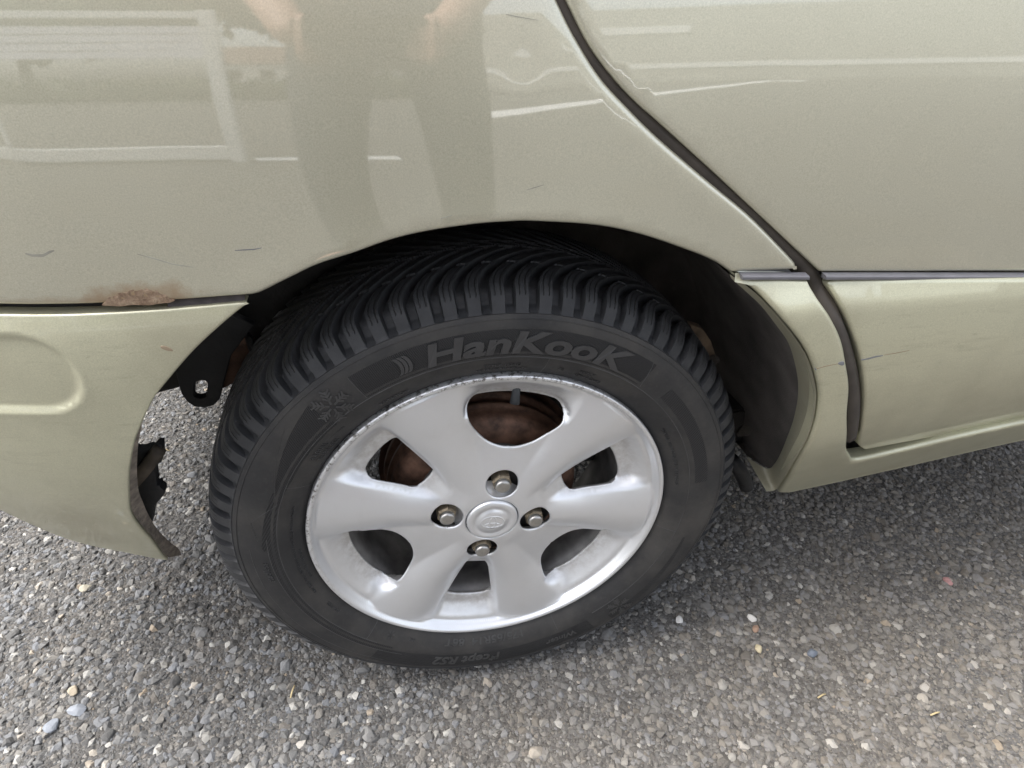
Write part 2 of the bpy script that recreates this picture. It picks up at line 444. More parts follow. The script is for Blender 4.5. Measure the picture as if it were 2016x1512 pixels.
scatter('aggregate', 21000, .0022, .0068, M['stone'], 5, .12, sub=1, flat=.68, parent=ground)

def rock_mesh(name, seed, sub=2, amp=.32):
    r_ = random.Random(seed); bm = bmesh.new(); bmesh.ops.create_icosphere(bm, subdivisions=sub, radius=1)
    pl = [(Vector((r_.uniform(-1, 1), r_.uniform(-1, 1), r_.uniform(-.7, 1))).normalized(), r_.uniform(.55, .9)) for _ in range(9)]
    for v in bm.verts:
        for n_, d_ in pl:
            k = v.co.dot(n_) - d_
            if k > 0: v.co -= n_ * k
        v.co *= 1 + r_.uniform(-.03, .03)
    me = bpy.data.meshes.new(name); bm.to_mesh(me); bm.free(); return me
rocks = [rock_mesh('stone', s) for s in range(8)]
for r_ in rocks: r_.materials.append(M['stone'])
vis = []
rs = random.Random(11)
while len(vis) < 290:
    px = (rs.uniform(-20, 2036), rs.uniform(760, 1530)); q = at_z(px, 0)
    if q[1] > 1.1 or abs(q[0]) > 1.3: continue
    if -.02 < q[1] < .17 and abs(q[0]) < .09: continue
    if 620 < px[0] < 1260 and px[1] < 1180: continue
    if px[0] > 1460 and px[1] < 880: continue
    vis.append(q)
for k, q in enumerate(vis):
    o = bpy.data.objects.new('stone', rocks[k % 8]); s_ = rs.choice([.0046, .0055, .0062, .0062, .0075, .0095])
    o.scale = (s_ * rs.uniform(.8, 1.35), s_ * rs.uniform(.8, 1.1), s_ * rs.uniform(.45, .65)); o.rotation_euler = (rs.uniform(-.15, .15), rs.uniform(-.15, .15), rs.uniform(0, 6.28))
    o.location = (q[0], q[1], s_ * .12); link(o, ground)

# ------------------------------------------------------------------ car: body surfaces  y = S(x, z)
def interp(z, T):
    zs = [t[0] for t in T]
    if z <= zs[0]: return T[0][1] + (z - zs[0]) * (T[1][1] - T[0][1]) / (zs[1] - zs[0])
    if z >= zs[-1]: return T[-1][1] + (z - zs[-1]) * (T[-1][1] - T[-2][1]) / (zs[-1] - zs[-2])
    for i in range(len(T) - 1):
        if z <= zs[i + 1]:
            h = zs[i + 1] - zs[i]; t = (z - zs[i]) / h
            def sl_(k):
                if k == 0: return (T[1][1] - T[0][1]) / (zs[1] - zs[0])
                if k == len(T) - 1: return (T[-1][1] - T[-2][1]) / (zs[-1] - zs[-2])
                return (T[k + 1][1] - T[k - 1][1]) / (zs[k + 1] - zs[k - 1])
            m0, m1 = sl_(i) * h, sl_(i + 1) * h
            return (2 * t ** 3 - 3 * t * t + 1) * T[i][1] + (t ** 3 - 2 * t * t + t) * m0 + (-2 * t ** 3 + 3 * t * t) * T[i + 1][1] + (t ** 3 - t * t) * m1
def rear(x):
    return 1.2 * max(0.0, -.28 - x) ** 2
UP = [(.50, -.030), (.56, -.031), (.60, -.0338), (.64, -.0358), (.68, -.0363), (.72, -.0350), (.76, -.0312), (.80, -.0255), (.85, -.0165), (.92, -.0005), (1.0, .022)]
def S_up0(x, z):
    y = interp(z, UP) + rear(x) - .02 * max(0, x - .2)
    rw = math.hypot(x, z - ZC)
    return y - .004 * math.exp(-max(0, rw - .35) / .028)
DENT = on((1030, 122), S_up0)
def S_up(x, z):
    d2 = (x - DENT[0]) ** 2 + (z - DENT[2]) ** 2
    return S_up0(x, z) + .00055 * math.exp(-d2 / .0095 ** 2)
def S_door_up(x, z): return S_up0(x, z) + .0004
LOW = [(.15, .084), (.20, .058), (.24, .037), (.28, .017), (.32, -.002), (.36, -.020), (.40, -.033), (.45, -.0435), (.50, -.0475), (.535, -.0470), (.550, -.0455), (.560, -.0415), (.568, -.036), (.58, -.030)]
def fwd(x, z): return .07 * max(0, x - .3) * ss((.5 - z) / .3) - .01 * max(0, x - .2)
def S_dl(x, z): return interp(z, LOW) + fwd(x, z)
def S_sill(x, z): return interp(z, LOW) + fwd(x, z) - .006 * ss((.45 - z) / .08) - .004
BMP = [(.16, .090), (.20, .072), (.24, .053), (.28, .033), (.32, .014), (.36, -.003), (.40, -.017), (.45, -.029), (.50, -.0355), (.54, -.038), (.57, -.037), (.585, -.034), (.60, -.028)]
FOG = at_y((20, 742), -.01)
def S_bmp0(x, z): return interp(z, BMP) + rear(x)
FOGC = on((-8, 742), S_bmp0)
def S_bmp(x, z):
    dx, dz = abs(x - FOGC[0]) - .024, abs(z - FOGC[2]) - .001        # rounded blanking recess
    d = math.hypot(max(dx, 0), max(dz, 0)) - .033
    return S_bmp0(x, z) + .0036 * ss((-d) / .0035) - .0005 * math.exp(-(d / .004) ** 2)

_r = on((280, 600), S_up0); _r2 = on((120, 600), S_up0)
QPAINT = paint('quarter_paint', (.505, .49, .38), dust=.10, stain=[(float(_r[0]), float(_r[2]), .060, .020, .35), (float(_r[0]), float(_r[2]) + .001, .046, .019, .75), (float(_r2[0]), float(_r2[2]), .09, .008, .35)])
car = thing('car', 'pale green gold car with silver alloy wheel and rust above the bumper gap', 'car', (0, 0, 0))
EDGE_Q = [(1097, 0), (1131, 69), (1183, 153), (1239, 215), (1300, 275), (1389, 352), (1478, 426), (1545, 494), (1572, 524), (1576, 533)]
EDGE_D = [(1115, 0), (1159, 87), (1208, 154), (1257, 206), (1298, 242), (1407, 341), (1513, 440), (1580, 503), (1602, 524), (1614, 535)]
ARCH_Q = [(497, 583), (510, 580), (567, 552), (626, 524), (698, 501), (772, 475), (846, 458), (936, 445), (1000, 440), (1049, 439), (1168, 446), (1257, 463), (1346, 492), (1406, 516), (1440, 538)]
BEL = .97
qe = smooth_line(xz(EDGE_Q, S_up), .006); qa = smooth_line(xz(ARCH_Q, S_up), .006)
qb = smooth_line(xz([(0, 602), (201, 600), (326, 595), (482, 584)], S_up), .006)
zb = qb[0][1]
sl_ = (qe[1][0] - qe[0][0]) / (qe[1][1] - qe[0][1])
outline = [(-.72, zb + .004)] + qb + qa + [qe[-1]] + qe[::-1][1:] + [(qe[0][0] - .035, .87), (qe[0][0] - .05, BEL), (-.72, BEL)]
panel('quarter_panel', outline, S_up, QPAINT, car, step=.0075, rnd=.0045, ret=.014)
de = smooth_line(xz(EDGE_D, S_door_up), .006)
zr = on((2016, 535), S_door_up)[2]
dl = xz([(1619, 536), (1750, 536), (1900, 535), (2016, 535)], S_door_up)
outline = de + dl + [(1.25, zr - .012), (1.25, BEL), (de[0][0] - .05, BEL), (de[0][0] - .035, .87)]
door = panel('rear_door', outline, S_door_up, PAINT, car, step=.009, rnd=.0028, ret=.016)

# lower door cladding
DL_E = [(1623, 551), (1647, 589), (1671, 637), (1690, 688), (1700, 736), (1702, 787), (1698, 827), (1692, 863), (1692, 877), (1702, 885)]
DL_B = [(1702, 885), (1766, 873), (1885, 851), (2016, 827)]
e1 = smooth_line(xz(DL_E, S_dl), .006); b1 = smooth_line(xz(DL_B, S_dl), .008); t1 = xz([(2016, 549), (1850, 549), (1700, 550)], S_dl)
outline = e1 + b1[1:] + [(1.25, b1[-1][1] - .0), (1.25, t1[0][1] - .012)] + t1
clad = panel('door_cladding', outline, S_dl, CLAD, door, step=.008, rnd=.0035, ret=.018)

# sill with the trailing piece of the wheel arch
SL_A = [(1438, 541), (1472, 563), (1504, 589), (1544, 633), (1579, 676), (1599, 712), (1611, 752), (1615, 787), (1609, 831), (1595, 871), (1575, 906), (1552, 946), (1534, 970)]
SL_B = [(1534, 970), (1552, 970), (1650, 949), (1800, 915), (2016, 866)]
SL_T = [(2016, 833), (1885, 862), (1766, 890), (1690, 906), (1677, 898), (1670, 879), (1671, 827), (1675, 767), (1669, 720), (1659, 672), (1639, 629), (1611, 589), (1590, 553)]
aA = smooth_line(xz(SL_A, S_sill), .006); aB = xz(SL_B, S_sill); aT = smooth_line(xz(SL_T, S_sill), .006); aM = xz([(1540, 550), (1480, 550)], S_sill)
outline = aA + aB[1:] + [(1.25, aB[-1][1] + .004), (1.25, aT[0][1] + .004)] + aT + aM
sill = panel('sill', outline, S_sill, CLAD, car, step=.0075, rnd=.0045, ret=.014)
# flange of the arch behind the wheel
def strip(name, A, B, mat, parent, seg=4):
    V = []; Fc = []; n = len(A)
    for a, b in zip(A, B):
        for k in range(seg + 1):
            t = k / seg; V.append(np.array(a) * (1 - t) + np.array(b) * t)
    for i in range(n - 1):
        for k in range(seg):
            j = i * (seg + 1) + k; Fc.append((j, j + 1, j + seg + 2, j + seg + 1))
    return mesh_obj(name, V, Fc, mat, parent)
FA = [(1440, 543), (1472, 565), (1504, 592), (1544, 636), (1578, 680), (1597, 715), (1608, 753), (1612, 787), (1606, 831), (1592, 871), (1572, 906), (1548, 946), (1531, 968), (1512, 972)]
FB = [(1440, 548), (1472, 577), (1500, 604), (1528, 640), (1552, 675), (1565, 716), (1571, 752), (1570, 787), (1562, 826), (1550, 860), (1537, 892), (1524, 914), (1509, 922), (1470, 900)]
yB = [-.030, -.026, -.022, -.014, -.004, .004, .010, .016, .022, .030, .040, .052, .066, .085]
PA = [on(p, S_sill) + np.array([0, .004, 0]) for p in FA]; PB = [at_y(p, y) for p, y in zip(FB, yB)]
PA = [np.array(p) for p in smooth_line(PA, .008)] if False else PA
def dens(P, k=6):
    return [np.array(q) for q in smooth_line_fixed(P, k)]
def smooth_line_fixed(P, k):
    P = [np.array(p, float) for p in P]; Q = [2 * P[0] - P[1]] + P + [2 * P[-1] - P[-2]]; out = []
    for i in range(1, len(Q) - 2):
        p0, p1, p2, p3 = Q[i - 1:i + 3]
        for j in range(k):
            t = j / k
            out.append(0.5 * ((2 * p1) + (p2 - p0) * t + (2 * p0 - 5 * p1 + 4 * p2 - p3) * t * t + (3 * p1 - p0 - 3 * p2 + p3) * t ** 3))
    out.append(P[-1]); return out
FLANGE = paint('flange_paint', (.30, .29, .215), dust=.8, coat=.2, rough=.6, metal=.2)
dA, dB = dens(PA), dens(PB)
strip('arch_flange', dA, dB, FLANGE, sill)
# black felt liner leading from the flange round the wheel
dC = []
for b in dB:
    a = math.atan2(b[2] - ZC, b[0]); dC.append(np.array([.345 * math.cos(a), .26, ZC + .345 * math.sin(a)]))
dBi = [b + np.array([.002, .001, 0]) for b in dB]
strip('wheel_arch_liner', dBi, dC, M['liner'], car, 8)

# bumper
BP_T = [(0, 619), (134, 619), (312, 610), (482, 595), (492, 593)]
BP_A = [(494, 594), (462, 618), (428, 647), (388, 684), (356, 719), (330, 750), (306, 780), (293, 803), (277, 838), (266, 867), (258, 904), (254, 936), (254, 975), (256, 1004), (264, 1023), (281, 1045), (296, 1061), (308, 1077), (322, 1096), (332, 1103)]
BP_B = [(332, 1104), (250, 1088), (134, 1061), (0, 1003)]
bT = smooth_line(xz(BP_T, S_bmp), .006); bA = smooth_line(xz(BP_A, S_bmp), .005); bB = smooth_line(xz(BP_B, S_bmp), .007)
outline = [(-.80, bT[0][1] + .002)] + bT + bA[1:] + bB[1:] + [(-.80, bB[-1][1] - .01)]
bumper = panel('rear_bumper', outline, S_bmp, CLAD, car, step=.0036, rnd=.0018, ret=.010)
GA = [(277, 838), (266, 867), (258, 904), (254, 936), (254, 975), (257, 1004), (266, 1023), (283, 1045), (298, 1061), (310, 1077), (323, 1095), (333, 1102)]
GB = [(279, 842), (273, 868), (270, 904), (270, 936), (273, 966), (281, 988), (290, 1009), (303, 1032), (318, 1051), (336, 1068), (352, 1081), (357, 1092)]
gy = [.004, .006, .010, .012, .014, .016, .018, .020, .022, .024, .024, .022]
QA = [on(p, S_bmp) + np.array([0, .003, 0]) for p in GA]
QB = [at_y(p, S_bmp(*on(a, S_bmp)[[0, 2]]) + d) for p, a, d in zip(GB, GA, gy)]
DIRT = simple('caked_dirt', (.17, .145, .12), .9, var=.45, scale=120, bump=.0012, bscale=260)
strip('bumper_flange', dens(QA), dens(QB), DIRT, bumper)

# black gap filler behind all joints
def follow(name, pxs, S, off, r, mat, parent, n=8):
    P = [on(p, S) + np.array([0, off, 0]) for p in pxs]; return tube(name, [tuple(q) for q in smooth_line(P, .01)], r, mat, parent, n)
gapc = [((a[0] + b[0]) / 2, (a[1] + b[1]) / 2) for a, b in zip(EDGE_Q, EDGE_D)]
follow('door_seal', [(1085, -60)] + gapc + [(1618, 570), (1650, 640), (1672, 700), (1686, 760), (1690, 820), (1684, 872)], lambda x, z: S_up0(x, z) if z > .56 else S_sill(x, z), .014, .010, M['seal'], car)
back = [(-.72, .55), (-.15, .55), (-.12, .66), (.1, .68), (.25, .60), (.37, .42), (.36, .28), (1.2, .28), (1.2, .60), (.4, .62), (.22, .74), (.1, .9), (-.72, .9)]
S_back = lambda x, z: (S_up0(x, z) if z > .56 else S_sill(x, z)) + .032
panel('inner_panel', [(-.70, .62), (-.2, .62), (-.12, .68), (.12, .69), (.24, .62), (.375, .47), (.385, .27), (1.2, .26), (1.2, .93), (-.70, .93)], S_back, M['dark_metal'], car, step=.03, rnd=.002, ret=.01)
# rubber wedge closing the bumper joint by the arch, and the dark joint itself
def ribbon(name, A, B, offA, offB, S, mat, parent, thick=.004):
    PA_ = [on(p, S) for p in A]; PB_ = [on(p, S) for p in B]; V = []; Fc = []; n = len(A)
    for a, b in zip(PA_, PB_):
        V += [a + np.array([0, offA, 0]), b + np.array([0, offB, 0]), b + np.array([0, offB + thick, 0]), a + np.array([0, offA + thick, 0])]
    for i in range(n - 1):
        for k in range(4):
            Fc.append((i * 4 + k, i * 4 + (k + 1) % 4, i * 4 + 4 + (k + 1) % 4, i * 4 + 4 + k))
    Fc += [(0, 3, 2, 1), tuple(range((n - 1) * 4, n * 4))]
    return mesh_obj(name, V, Fc, mat, parent, smooth=False)
ribbon('joint_rubber', [(328, 593), (400, 588), (480, 582)], [(328, 609), (400, 603), (480, 596)], .004, .003, S_bmp, simple('dusty_rubber', (.05, .042, .042), .7, var=.4, scale=150), car)
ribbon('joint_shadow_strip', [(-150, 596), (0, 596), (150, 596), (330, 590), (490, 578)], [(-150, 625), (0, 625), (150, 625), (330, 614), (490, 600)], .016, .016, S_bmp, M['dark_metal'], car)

# grey mouldings on the waist line
def moulding(name, x0, x1, S, parent):
    pts = [x0 + (x1 - x0) * i / 12 for i in range(13)]; V = []; Fc = []
    prof = [(537, .002), (538, -.0035), (540, -.0048), (545, -.0046), (546.5, -.0030), (548, .004)]
    for x in pts:
        for py, off in prof:
            V.append(on((x, py + 1), S_mould) + np.array([0, off, 0]))
    k = len(prof)
    for i in range(12):
        for q in range(k - 1): Fc.append((i * k + q, i * k + q + 1, (i + 1) * k + q + 1, (i + 1) * k + q))
    Fc += [tuple(range(k))[::-1], tuple(range(12 * k, 13 * k))]
    return mesh_obj(name, V, Fc, M['grey_trim'], parent, smooth=False)
S_mould = lambda x, z: min(S_up0(x, z), -.034 - .01 * max(0, x - .2))
moulding('moulding', 1457, 1588, S_mould, sill)
moulding('moulding', 1621, 2200, S_mould, door)

# rust, chips and scratches: thin flakes lying on the paint
def blotch(name, pxs, S, off, mat, parent, step=.003, bumpy=0.0):
    P = xz(pxs, S); r_ = random.Random(len(pxs))
    def f(x, z): return S(x, z) - off - (bumpy * (math.sin(x * 900) * math.sin(z * 1100 + x * 300) + .6 * math.sin(x * 2300 + z * 1700)) if bumpy else 0)
    return panel(name, chaikin(P, 1), f, mat, parent, step=step, rnd=.0003, ret=.0008)
def rust_mat():
    q = N('rust_blister'); n = q.noise(190, 6, .7); n2 = q.noise(45, 4)
    c = q.ramp(n, [(.25, (.11, .06, .035)), (.5, (.25, .17, .11)), (.75, (.42, .32, .22))])
    q.set(color=c, rough=.75, spec=.5, normal=q.bump(n, .003, .8)); return q.m
RUST = rust_mat()
STAIN = simple('rust_stain', (.27, .21, .14), .6, var=.12)
MARK = simple('scuff', (.30, .295, .245), .6, var=.3)
CHIP = simple('bare_primer', (.17, .175, .185), .6, var=.3)
qp = bpy.data.objects['quarter_panel']
blotch('rust_patch', [(198, 602), (208, 593), (212, 585), (226, 583), (234, 575), (248, 577), (258, 569), (272, 572), (284, 567), (298, 571), (308, 570), (316, 579), (328, 580), (333, 588), (346, 590), (338, 596), (315, 598), (290, 602), (262, 600), (236, 604), (215, 602)], S_up, .0001, RUST, qp, step=.002, bumpy=.00018)
blotch('rust_patch', [(315, 681), (325, 680), (340, 688), (341, 692), (328, 690), (318, 686)], S_bmp, .0004, STAIN, bumper, step=.002)
def scratch(pxs, w, S, mat, parent, name='scratch'):
    P = np.array(pxs, float); d = np.gradient(P, axis=0); n = np.stack([-d[:, 1], d[:, 0]], 1); n /= np.linalg.norm(n, axis=1, keepdims=True)
    wd = np.array([w * (.25 + .75 * math.sin(math.pi * (i + .5) / len(P))) for i in range(len(P))])[:, None]
    A = P + n * wd; B = P - n * wd
    return ribbon(name, [tuple(a) for a in A], [tuple(b) for b in B], -.00012, -.00012, S, mat, parent, .0006)
scratch([(462, 493), (480, 492), (500, 491), (515, 488)], 1.2, S_up, CHIP, qp)
scratch([(1037, 374), (1050, 370), (1070, 364)], 1.0, S_up, MARK, qp)
scratch([(50, 499), (65, 503), (85, 503), (98, 496), (107, 493)], 3.0, S_up, MARK, qp, 'scuff')
scratch([(270, 500), (300, 508), (340, 520), (380, 526)], 1.3, S_up, MARK, qp, 'scuff')
scratch([(996, 28), (1020, 33), (1060, 40)], 1.0, S_up, MARK, qp)
scratch([(868, 430), (890, 424)], 1.0, S_up, MARK, qp)
scratch([(1696, 709), (1710, 706), (1725, 702), (1738, 700)], 1.6, S_dl, CHIP, clad)
scratch([(1740, 699), (1765, 695), (1790, 690)], .7, S_dl, STAIN, clad)
blotch('paint_chip', [(1648, 716), (1656, 711), (1662, 712), (1662, 718), (1657, 720), (1653, 718)], S_sill, .0004, CHIP, sill, step=.002)
blotch('paint_chip', [(1603, 724), (1608, 727), (1606, 730)], S_sill, .0004, CHIP, sill, step=.002)
scratch([(1608, 726), (1625, 721), (1650, 716)], .8, S_sill, STAIN, sill)

# upper body and the far side, so that the car stands as a car from elsewhere
def bigsheet(name, prof, x0, x1, mat, parent, nx=20):
    V = []; Fc = []; k = len(prof)
    for i in range(nx + 1):
        x = x0 + (x1 - x0) * i / nx
        for (y, z) in prof: V.append((x, y + rear(x) * .6, z))
    for i in range(nx):
        for q in range(k - 1): Fc.append((i * k + q, i * k + q + 1, (i + 1) * k + q + 1, (i + 1) * k + q))
    return mesh_obj(name, V, Fc, mat, parent)
bigsheet('side_window', [(.014, .972), (.06, 1.10), (.12, 1.24), (.17, 1.34)], -.50, 1.25, M['glass'], car)
bigsheet('roof', [(.168, 1.338), (.20, 1.39), (.28, 1.43), (.5, 1.46), (.8, 1.47), (1.1, 1.46), (1.32, 1.43), (1.40, 1.39), (1.43, 1.34)], -.45, 1.25, PAINT, car)
bigsheet('far_side', [(1.43, 1.34), (1.58, .98), (1.63, .75), (1.63, .55), (1.57, .28), (1.50, .20)], -.72, 1.25, PAINT, car)
box('floor_pan', (.10, .12, .24), (1.25, 1.45, .30), M['dark_metal'], car)
box('boot_floor', (-.70, .36, .36), (.12, 1.20, .44), M['dark_metal'], car)
mesh_obj('tailgate', [(-.735, .08, .40), (-.735, 1.5, .40), (-.74, .06, .95), (-.74, 1.5, .95), (-.48, .2, 1.38), (-.48, 1.38, 1.38)], [(0, 2, 3, 1), (2, 4, 5, 3)], PAINT, car)

# chassis pieces seen in the gap behind the bumper
def pxpoly(pts, y): return [tuple(at_y(p, y)[[0, 2]]) for p in pts]
plate('chassis_rail', pxpoly([(180, 810), (310, 776), (372, 760), (446, 733), (470, 722), (520, 700), (640, 640), (700, 500), (520, 520), (430, 600), (250, 700), (150, 760)], .14), .14, .24, M['dark_metal'], car, bev=.004)
oval = []
for k in range(20):
    a = 2 * math.pi * k / 20; oval.append((395 + 13.5 * math.cos(a) + 2.5 * math.sin(-a), 767 + 10 * math.sin(a) + (8 if math.sin(a) > 0 else -8)))
plate('towing_eye', pxpoly([(340, 705), (352, 760), (358, 777), (368, 791), (383, 801), (402, 803), (420, 799), (432, 787), (436, 772), (446, 733), (455, 700), (500, 640), (430, 610), (360, 660)], .115), .115, .123, M['black'], car, holes=[pxpoly(oval, .115)], bev=.0012)
plate('chassis_bracket', pxpoly([(440, 738), (472, 722), (500, 690), (505, 650), (470, 650)], .155), .125, .139, M['rust'], car)
tube('brake_pipe', [tuple(at_y(p, .12)) for p in ((484, 640), (490, 665), (498, 690))], .004, M['black'], car)
box('axle_beam', tuple(np.array((-.25, .30, .20))), (-.12, 1.2, .26), M['dark_metal'], car, .01)
plate('bumper_bracket', pxpoly([(255, 885), (270, 889), (281, 889), (296, 884), (300, 886), (309, 876), (318, 876), (320, 902), (317, 912), (304, 915), (309, 957), (314, 955), (316, 961), (323, 966), (324, 973), (314, 986), (304, 996), (299, 1030), (280, 1000), (262, 950)], .045), .045, .055, M['black'], car, bev=.0012)
tube('bracket_strut', [tuple(at_y(p, .042)) for p in ((262, 950), (285, 924), (305, 896), (314, 885))], .0068, simple('dusty_strut', (.075, .06, .045), .8, var=.4), car, 6)
# suspension seen through the slot of the liner and lumps of dried mud
plate('suspension_arm', pxpoly([(1360, 640), (1384, 648), (1400, 672), (1412, 708), (1408, 716), (1380, 715)], .07), .07, .08, M['tan'], car)
def clump(name, px, y, r, mat, parent, seed=0):
    me = rock_mesh(name, seed, 3); me.materials.append(mat); o = bpy.data.objects.new(name, me); o.location = at_y(px, y); o.scale = (r, r * .8, r); return link(o, parent)
MUD = simple('dried_mud', (.075, .066, .055), .95, var=.6, scale=220, bump=.002, bscale=300)
clump('mud_clump', (1463, 849), .085, .0095, MUD, car, 21)
clump('mud_clump', (1405, 708), .066, .007, MUD, car, 22)
tube('rubber_buffer', [tuple(at_y(p, .10)) for p in ((1440, 905), (1456, 925), (1466, 945), (1470, 958))], .010, M['black'], car, 12)
# wheel house: crown and inner wall
lathe('wheel_house', [(.360, -.014), (.366, .05), (.366, .16), (.355, .23), (.33, .255), (.25, .262), (.17, .262)], M['liner'], car, 64, a0=math.radians(12), a1=math.radians(128))

# ------------------------------------------------------------------ wheel
wheel = bpy.data.objects.new('wheel', None); link(wheel, car); wheel.empty_display_size = .05
YC = .075
PROF = [(.060, .186), (.0665, .1925), (.0730, .1985), (.0800, .209), (.0842, .220), (.0856, .232), (.0857, .243), (.0845, .252), (.0822, .2588), (.0808, .2612), (.0812, .2622), (.0800, .2634), (.0785, .2660), (.0755, .2715), (.0710, .2775), (.0645, .2825), (.056, .2858), (.045, .2880), (.030, .2896), (.015, .2903), (0, .2905)]
half = np.array(smooth_line([(a, r) for a, r in PROF], .0016))
def side_y(r):
    """outer face of the sidewall at radius r (between bead and rib)"""
    k = [(r_, a) for a, r_ in PROF if r_ < .2625]; rs_ = [q[0] for q in k]; return YC - float(np.interp(r, rs_, [q[1] for q in k]))
full = np.concatenate([half, (half[:-1] * np.array([-1, 1]))[::-1]])
NP, PER = 82, 30
NT = NP * PER
SHIFT = math.radians(93.5)
rowsel = full[:, 1] > .2605
tr_ = full[rowsel]
def build_tread():
    a_, r0_ = tr_[:, 0], tr_[:, 1]; k = len(a_)
    th = np.arange(NT) * 2 * math.pi / NT
    A, T = np.meshgrid(a_, th); RR = np.meshgrid(r0_, th)[0]
    u = np.abs(A) / .078
    side = np.where(A > 0, 0.0, .5)
    P = 2 * math.pi / NP
    sweep = .25 * np.clip((.84 - u) / .84, 0, 1) ** 1.7
    ph = ((T - SHIFT + sweep) / P + .5 + side) % 1.0        # groove centred on phase 0 / 1
    dist = np.minimum(ph, 1 - ph) * P * .285 * np.cos(np.arctan(.25 * 1.7 / .84 * np.clip((.84 - u) / .84, 0, 1) ** .7 * .285 / .078))
    w = np.interp(u, [0, .25, .5, .8, 1.0, 1.1], [.0004, .0012, .0024, .0034, .0038, .0034])
    g1 = np.clip((w + .0012 - dist) / .0009, 0, 1)
    zz = .0009 * np.abs(((T / P * 1.0) % 1.0) * 2 - 1)
    d2 = np.abs(np.abs(A) - .0365 - zz); g2 = np.clip((.0011 - d2) / .0009, 0, 1) * .5
    d3 = np.abs(np.abs(A) - .006 - zz * .6); g3 = np.clip((.0010 - d3) / .0009, 0, 1) * .5
    depth = np.interp(RR + (np.abs(A) < .06) * 1.0, [.262, .2665, .272, .278, .2831], [0, .35, .8, 1, 1])
    dep = np.maximum(np.maximum(g1, g2), g3) * depth * .0080
    RD = RR - dep
    # shoulder lugs also sink sideways
    AD = A - np.sign(A) * dep * .55 * np.clip((u - .78) / .18, 0, 1)
    X = RD * np.cos(T); Z = ZC + RD * np.sin(T); Y = YC - AD
    Z = np.maximum(Z, .0015)
    co = np.stack([X, Y, Z], 2).reshape(-1, 3)
    i = np.arange(NT)[:, None]; j = np.arange(k - 1)[None, :]; i2 = (i + 1) % NT
    F = np.stack([i * k + j, i * k + j + 1, i2 * k + j + 1, i2 * k + j], 2).reshape(-1, 4)
    me = bpy.data.meshes.new('tread'); me.vertices.add(len(co)); me.vertices.foreach_set('co', co.ravel().astype(np.float32))
    me.loops.add(F.size); me.loops.foreach_set('vertex_index', F.ravel().astype(np.int32)); me.polygons.add(len(F))
    me.polygons.foreach_set('loop_start', (np.arange(len(F)) * 4).astype(np.int32)); me.update(calc_edges=True); me.validate()
    for nm, val in (('phase', ph), ('lat', np.abs(A)), ('sipe', ((u < .93) * 1.0 * (RD > .2735)) * (1 - np.clip(np.maximum(g1, np.maximum(g2, g3)) * 3, 0, 1)))):
        at = me.attributes.new(nm, 'FLOAT', 'POINT'); at.data.foreach_set('value', val.ravel().astype(np.float32))
    me.materials.append(M['tread']); me.shade_smooth()
    me.set_sharp_from_angle(angle=math.radians(38))
    return link(bpy.data.objects.new('tread', me), wheel)
tread = build_tread()
sp = [(r, YC - a) for a, r in half if r <= .2618]
lathe('sidewall', sp, M['side'], wheel, 360)
lathe('sidewall', [(r, YC + a) for a, r in half if r <= .2618][::-1], M['side'], wheel, 120)
sidewall = [o for o in wheel.children if o.name.startswith('sidewall')][0]
# raised rings and rulings on the sidewall
def arc(name, r0, r1, d0, d1, h, mat, n=None):
    n = n or max(2, int(abs(d1 - d0) / 1.5)); V = []; Fc = []
    for i in range(n + 1):
        t = i / n; rr = r0 + (r1 - r0) * t; a = math.radians(d0 + (d1 - d0) * t); c, s = math.cos(a), math.sin(a)
        for dr, hh in ((-.0007, -.0004), (-.0003, h), (.0003, h), (.0007, -.0004)):
            q = rr + dr; V.append((q * c, side_y(q) - hh, ZC + q * s))
    for i in range(n):
        for k in range(3): Fc.append((i * 4 + k, i * 4 + k + 1, i * 4 + 5 + k, i * 4 + 4 + k))
    return mesh_obj(name, V, Fc, mat, wheel)
def radial(name, d, r0, r1, h, mat, skew=0):
    return arc(name, r0, r1, d, d + skew, h, mat, 8) if False else rline(name, d, r0, d + skew, r1, h, mat)
def rline(name, d0, r0, d1, r1, h, mat):
    n = 8; V = []; Fc = []
    for i in range(n + 1):
        t = i / n; rr = r0 + (r1 - r0) * t; a = math.radians(d0 + (d1 - d0) * t)
        for w_, hh in ((-.0007, -.0004), (-.0003, h), (.0003, h), (.0007, -.0004)):
            b = a - w_ / rr; V.append((rr * math.cos(b), side_y(rr) - hh, ZC + rr * math.sin(b)))
    for i in range(n):
        for k in range(3): Fc.append((i * 4 + k, i * 4 + k + 1, i * 4 + 5 + k, i * 4 + 4 + k))
    return mesh_obj(name, V, Fc, mat, wheel)
arc('rib', .2575, .2575, 0, 360, .0007, M['side'])
arc('rib', .2203, .2203, -55, 360 - 130, .0004, M['rib'])
arc('rib', .2465, .2465, 175, 236, .0004, M['rib'])
arc('rib', .2300, .2300, 172, 240, .0004, M['rib'])
rline('rib', 154, .1975, 154, .2200, .0004, M['rib']); rline('rib', 77, .1975, 77, .2200, .0004, M['rib'])
rline('rib', 226, .1975, 226, .2200, .0004, M['rib']); rline('rib', -68, .1975, -68, .2200, .0004, M['rib'])
rline('rib', -12, .1975, -12, .2200, .0004, M['rib']); rline('rib', 160, .2230, 138, .2500, .0004, M['rib'])
rline('rib', 160, .2230, 166, .2440, .0004, M['rib']); rline('rib', 166, .2440, 176, .2340, .0004, M['rib'])
rline('rib', 120.5, .2225, 120.5, .2490, .0004, M['rib']); rline('rib', 51, .2225, 53, .2490, .0004, M['rib'])
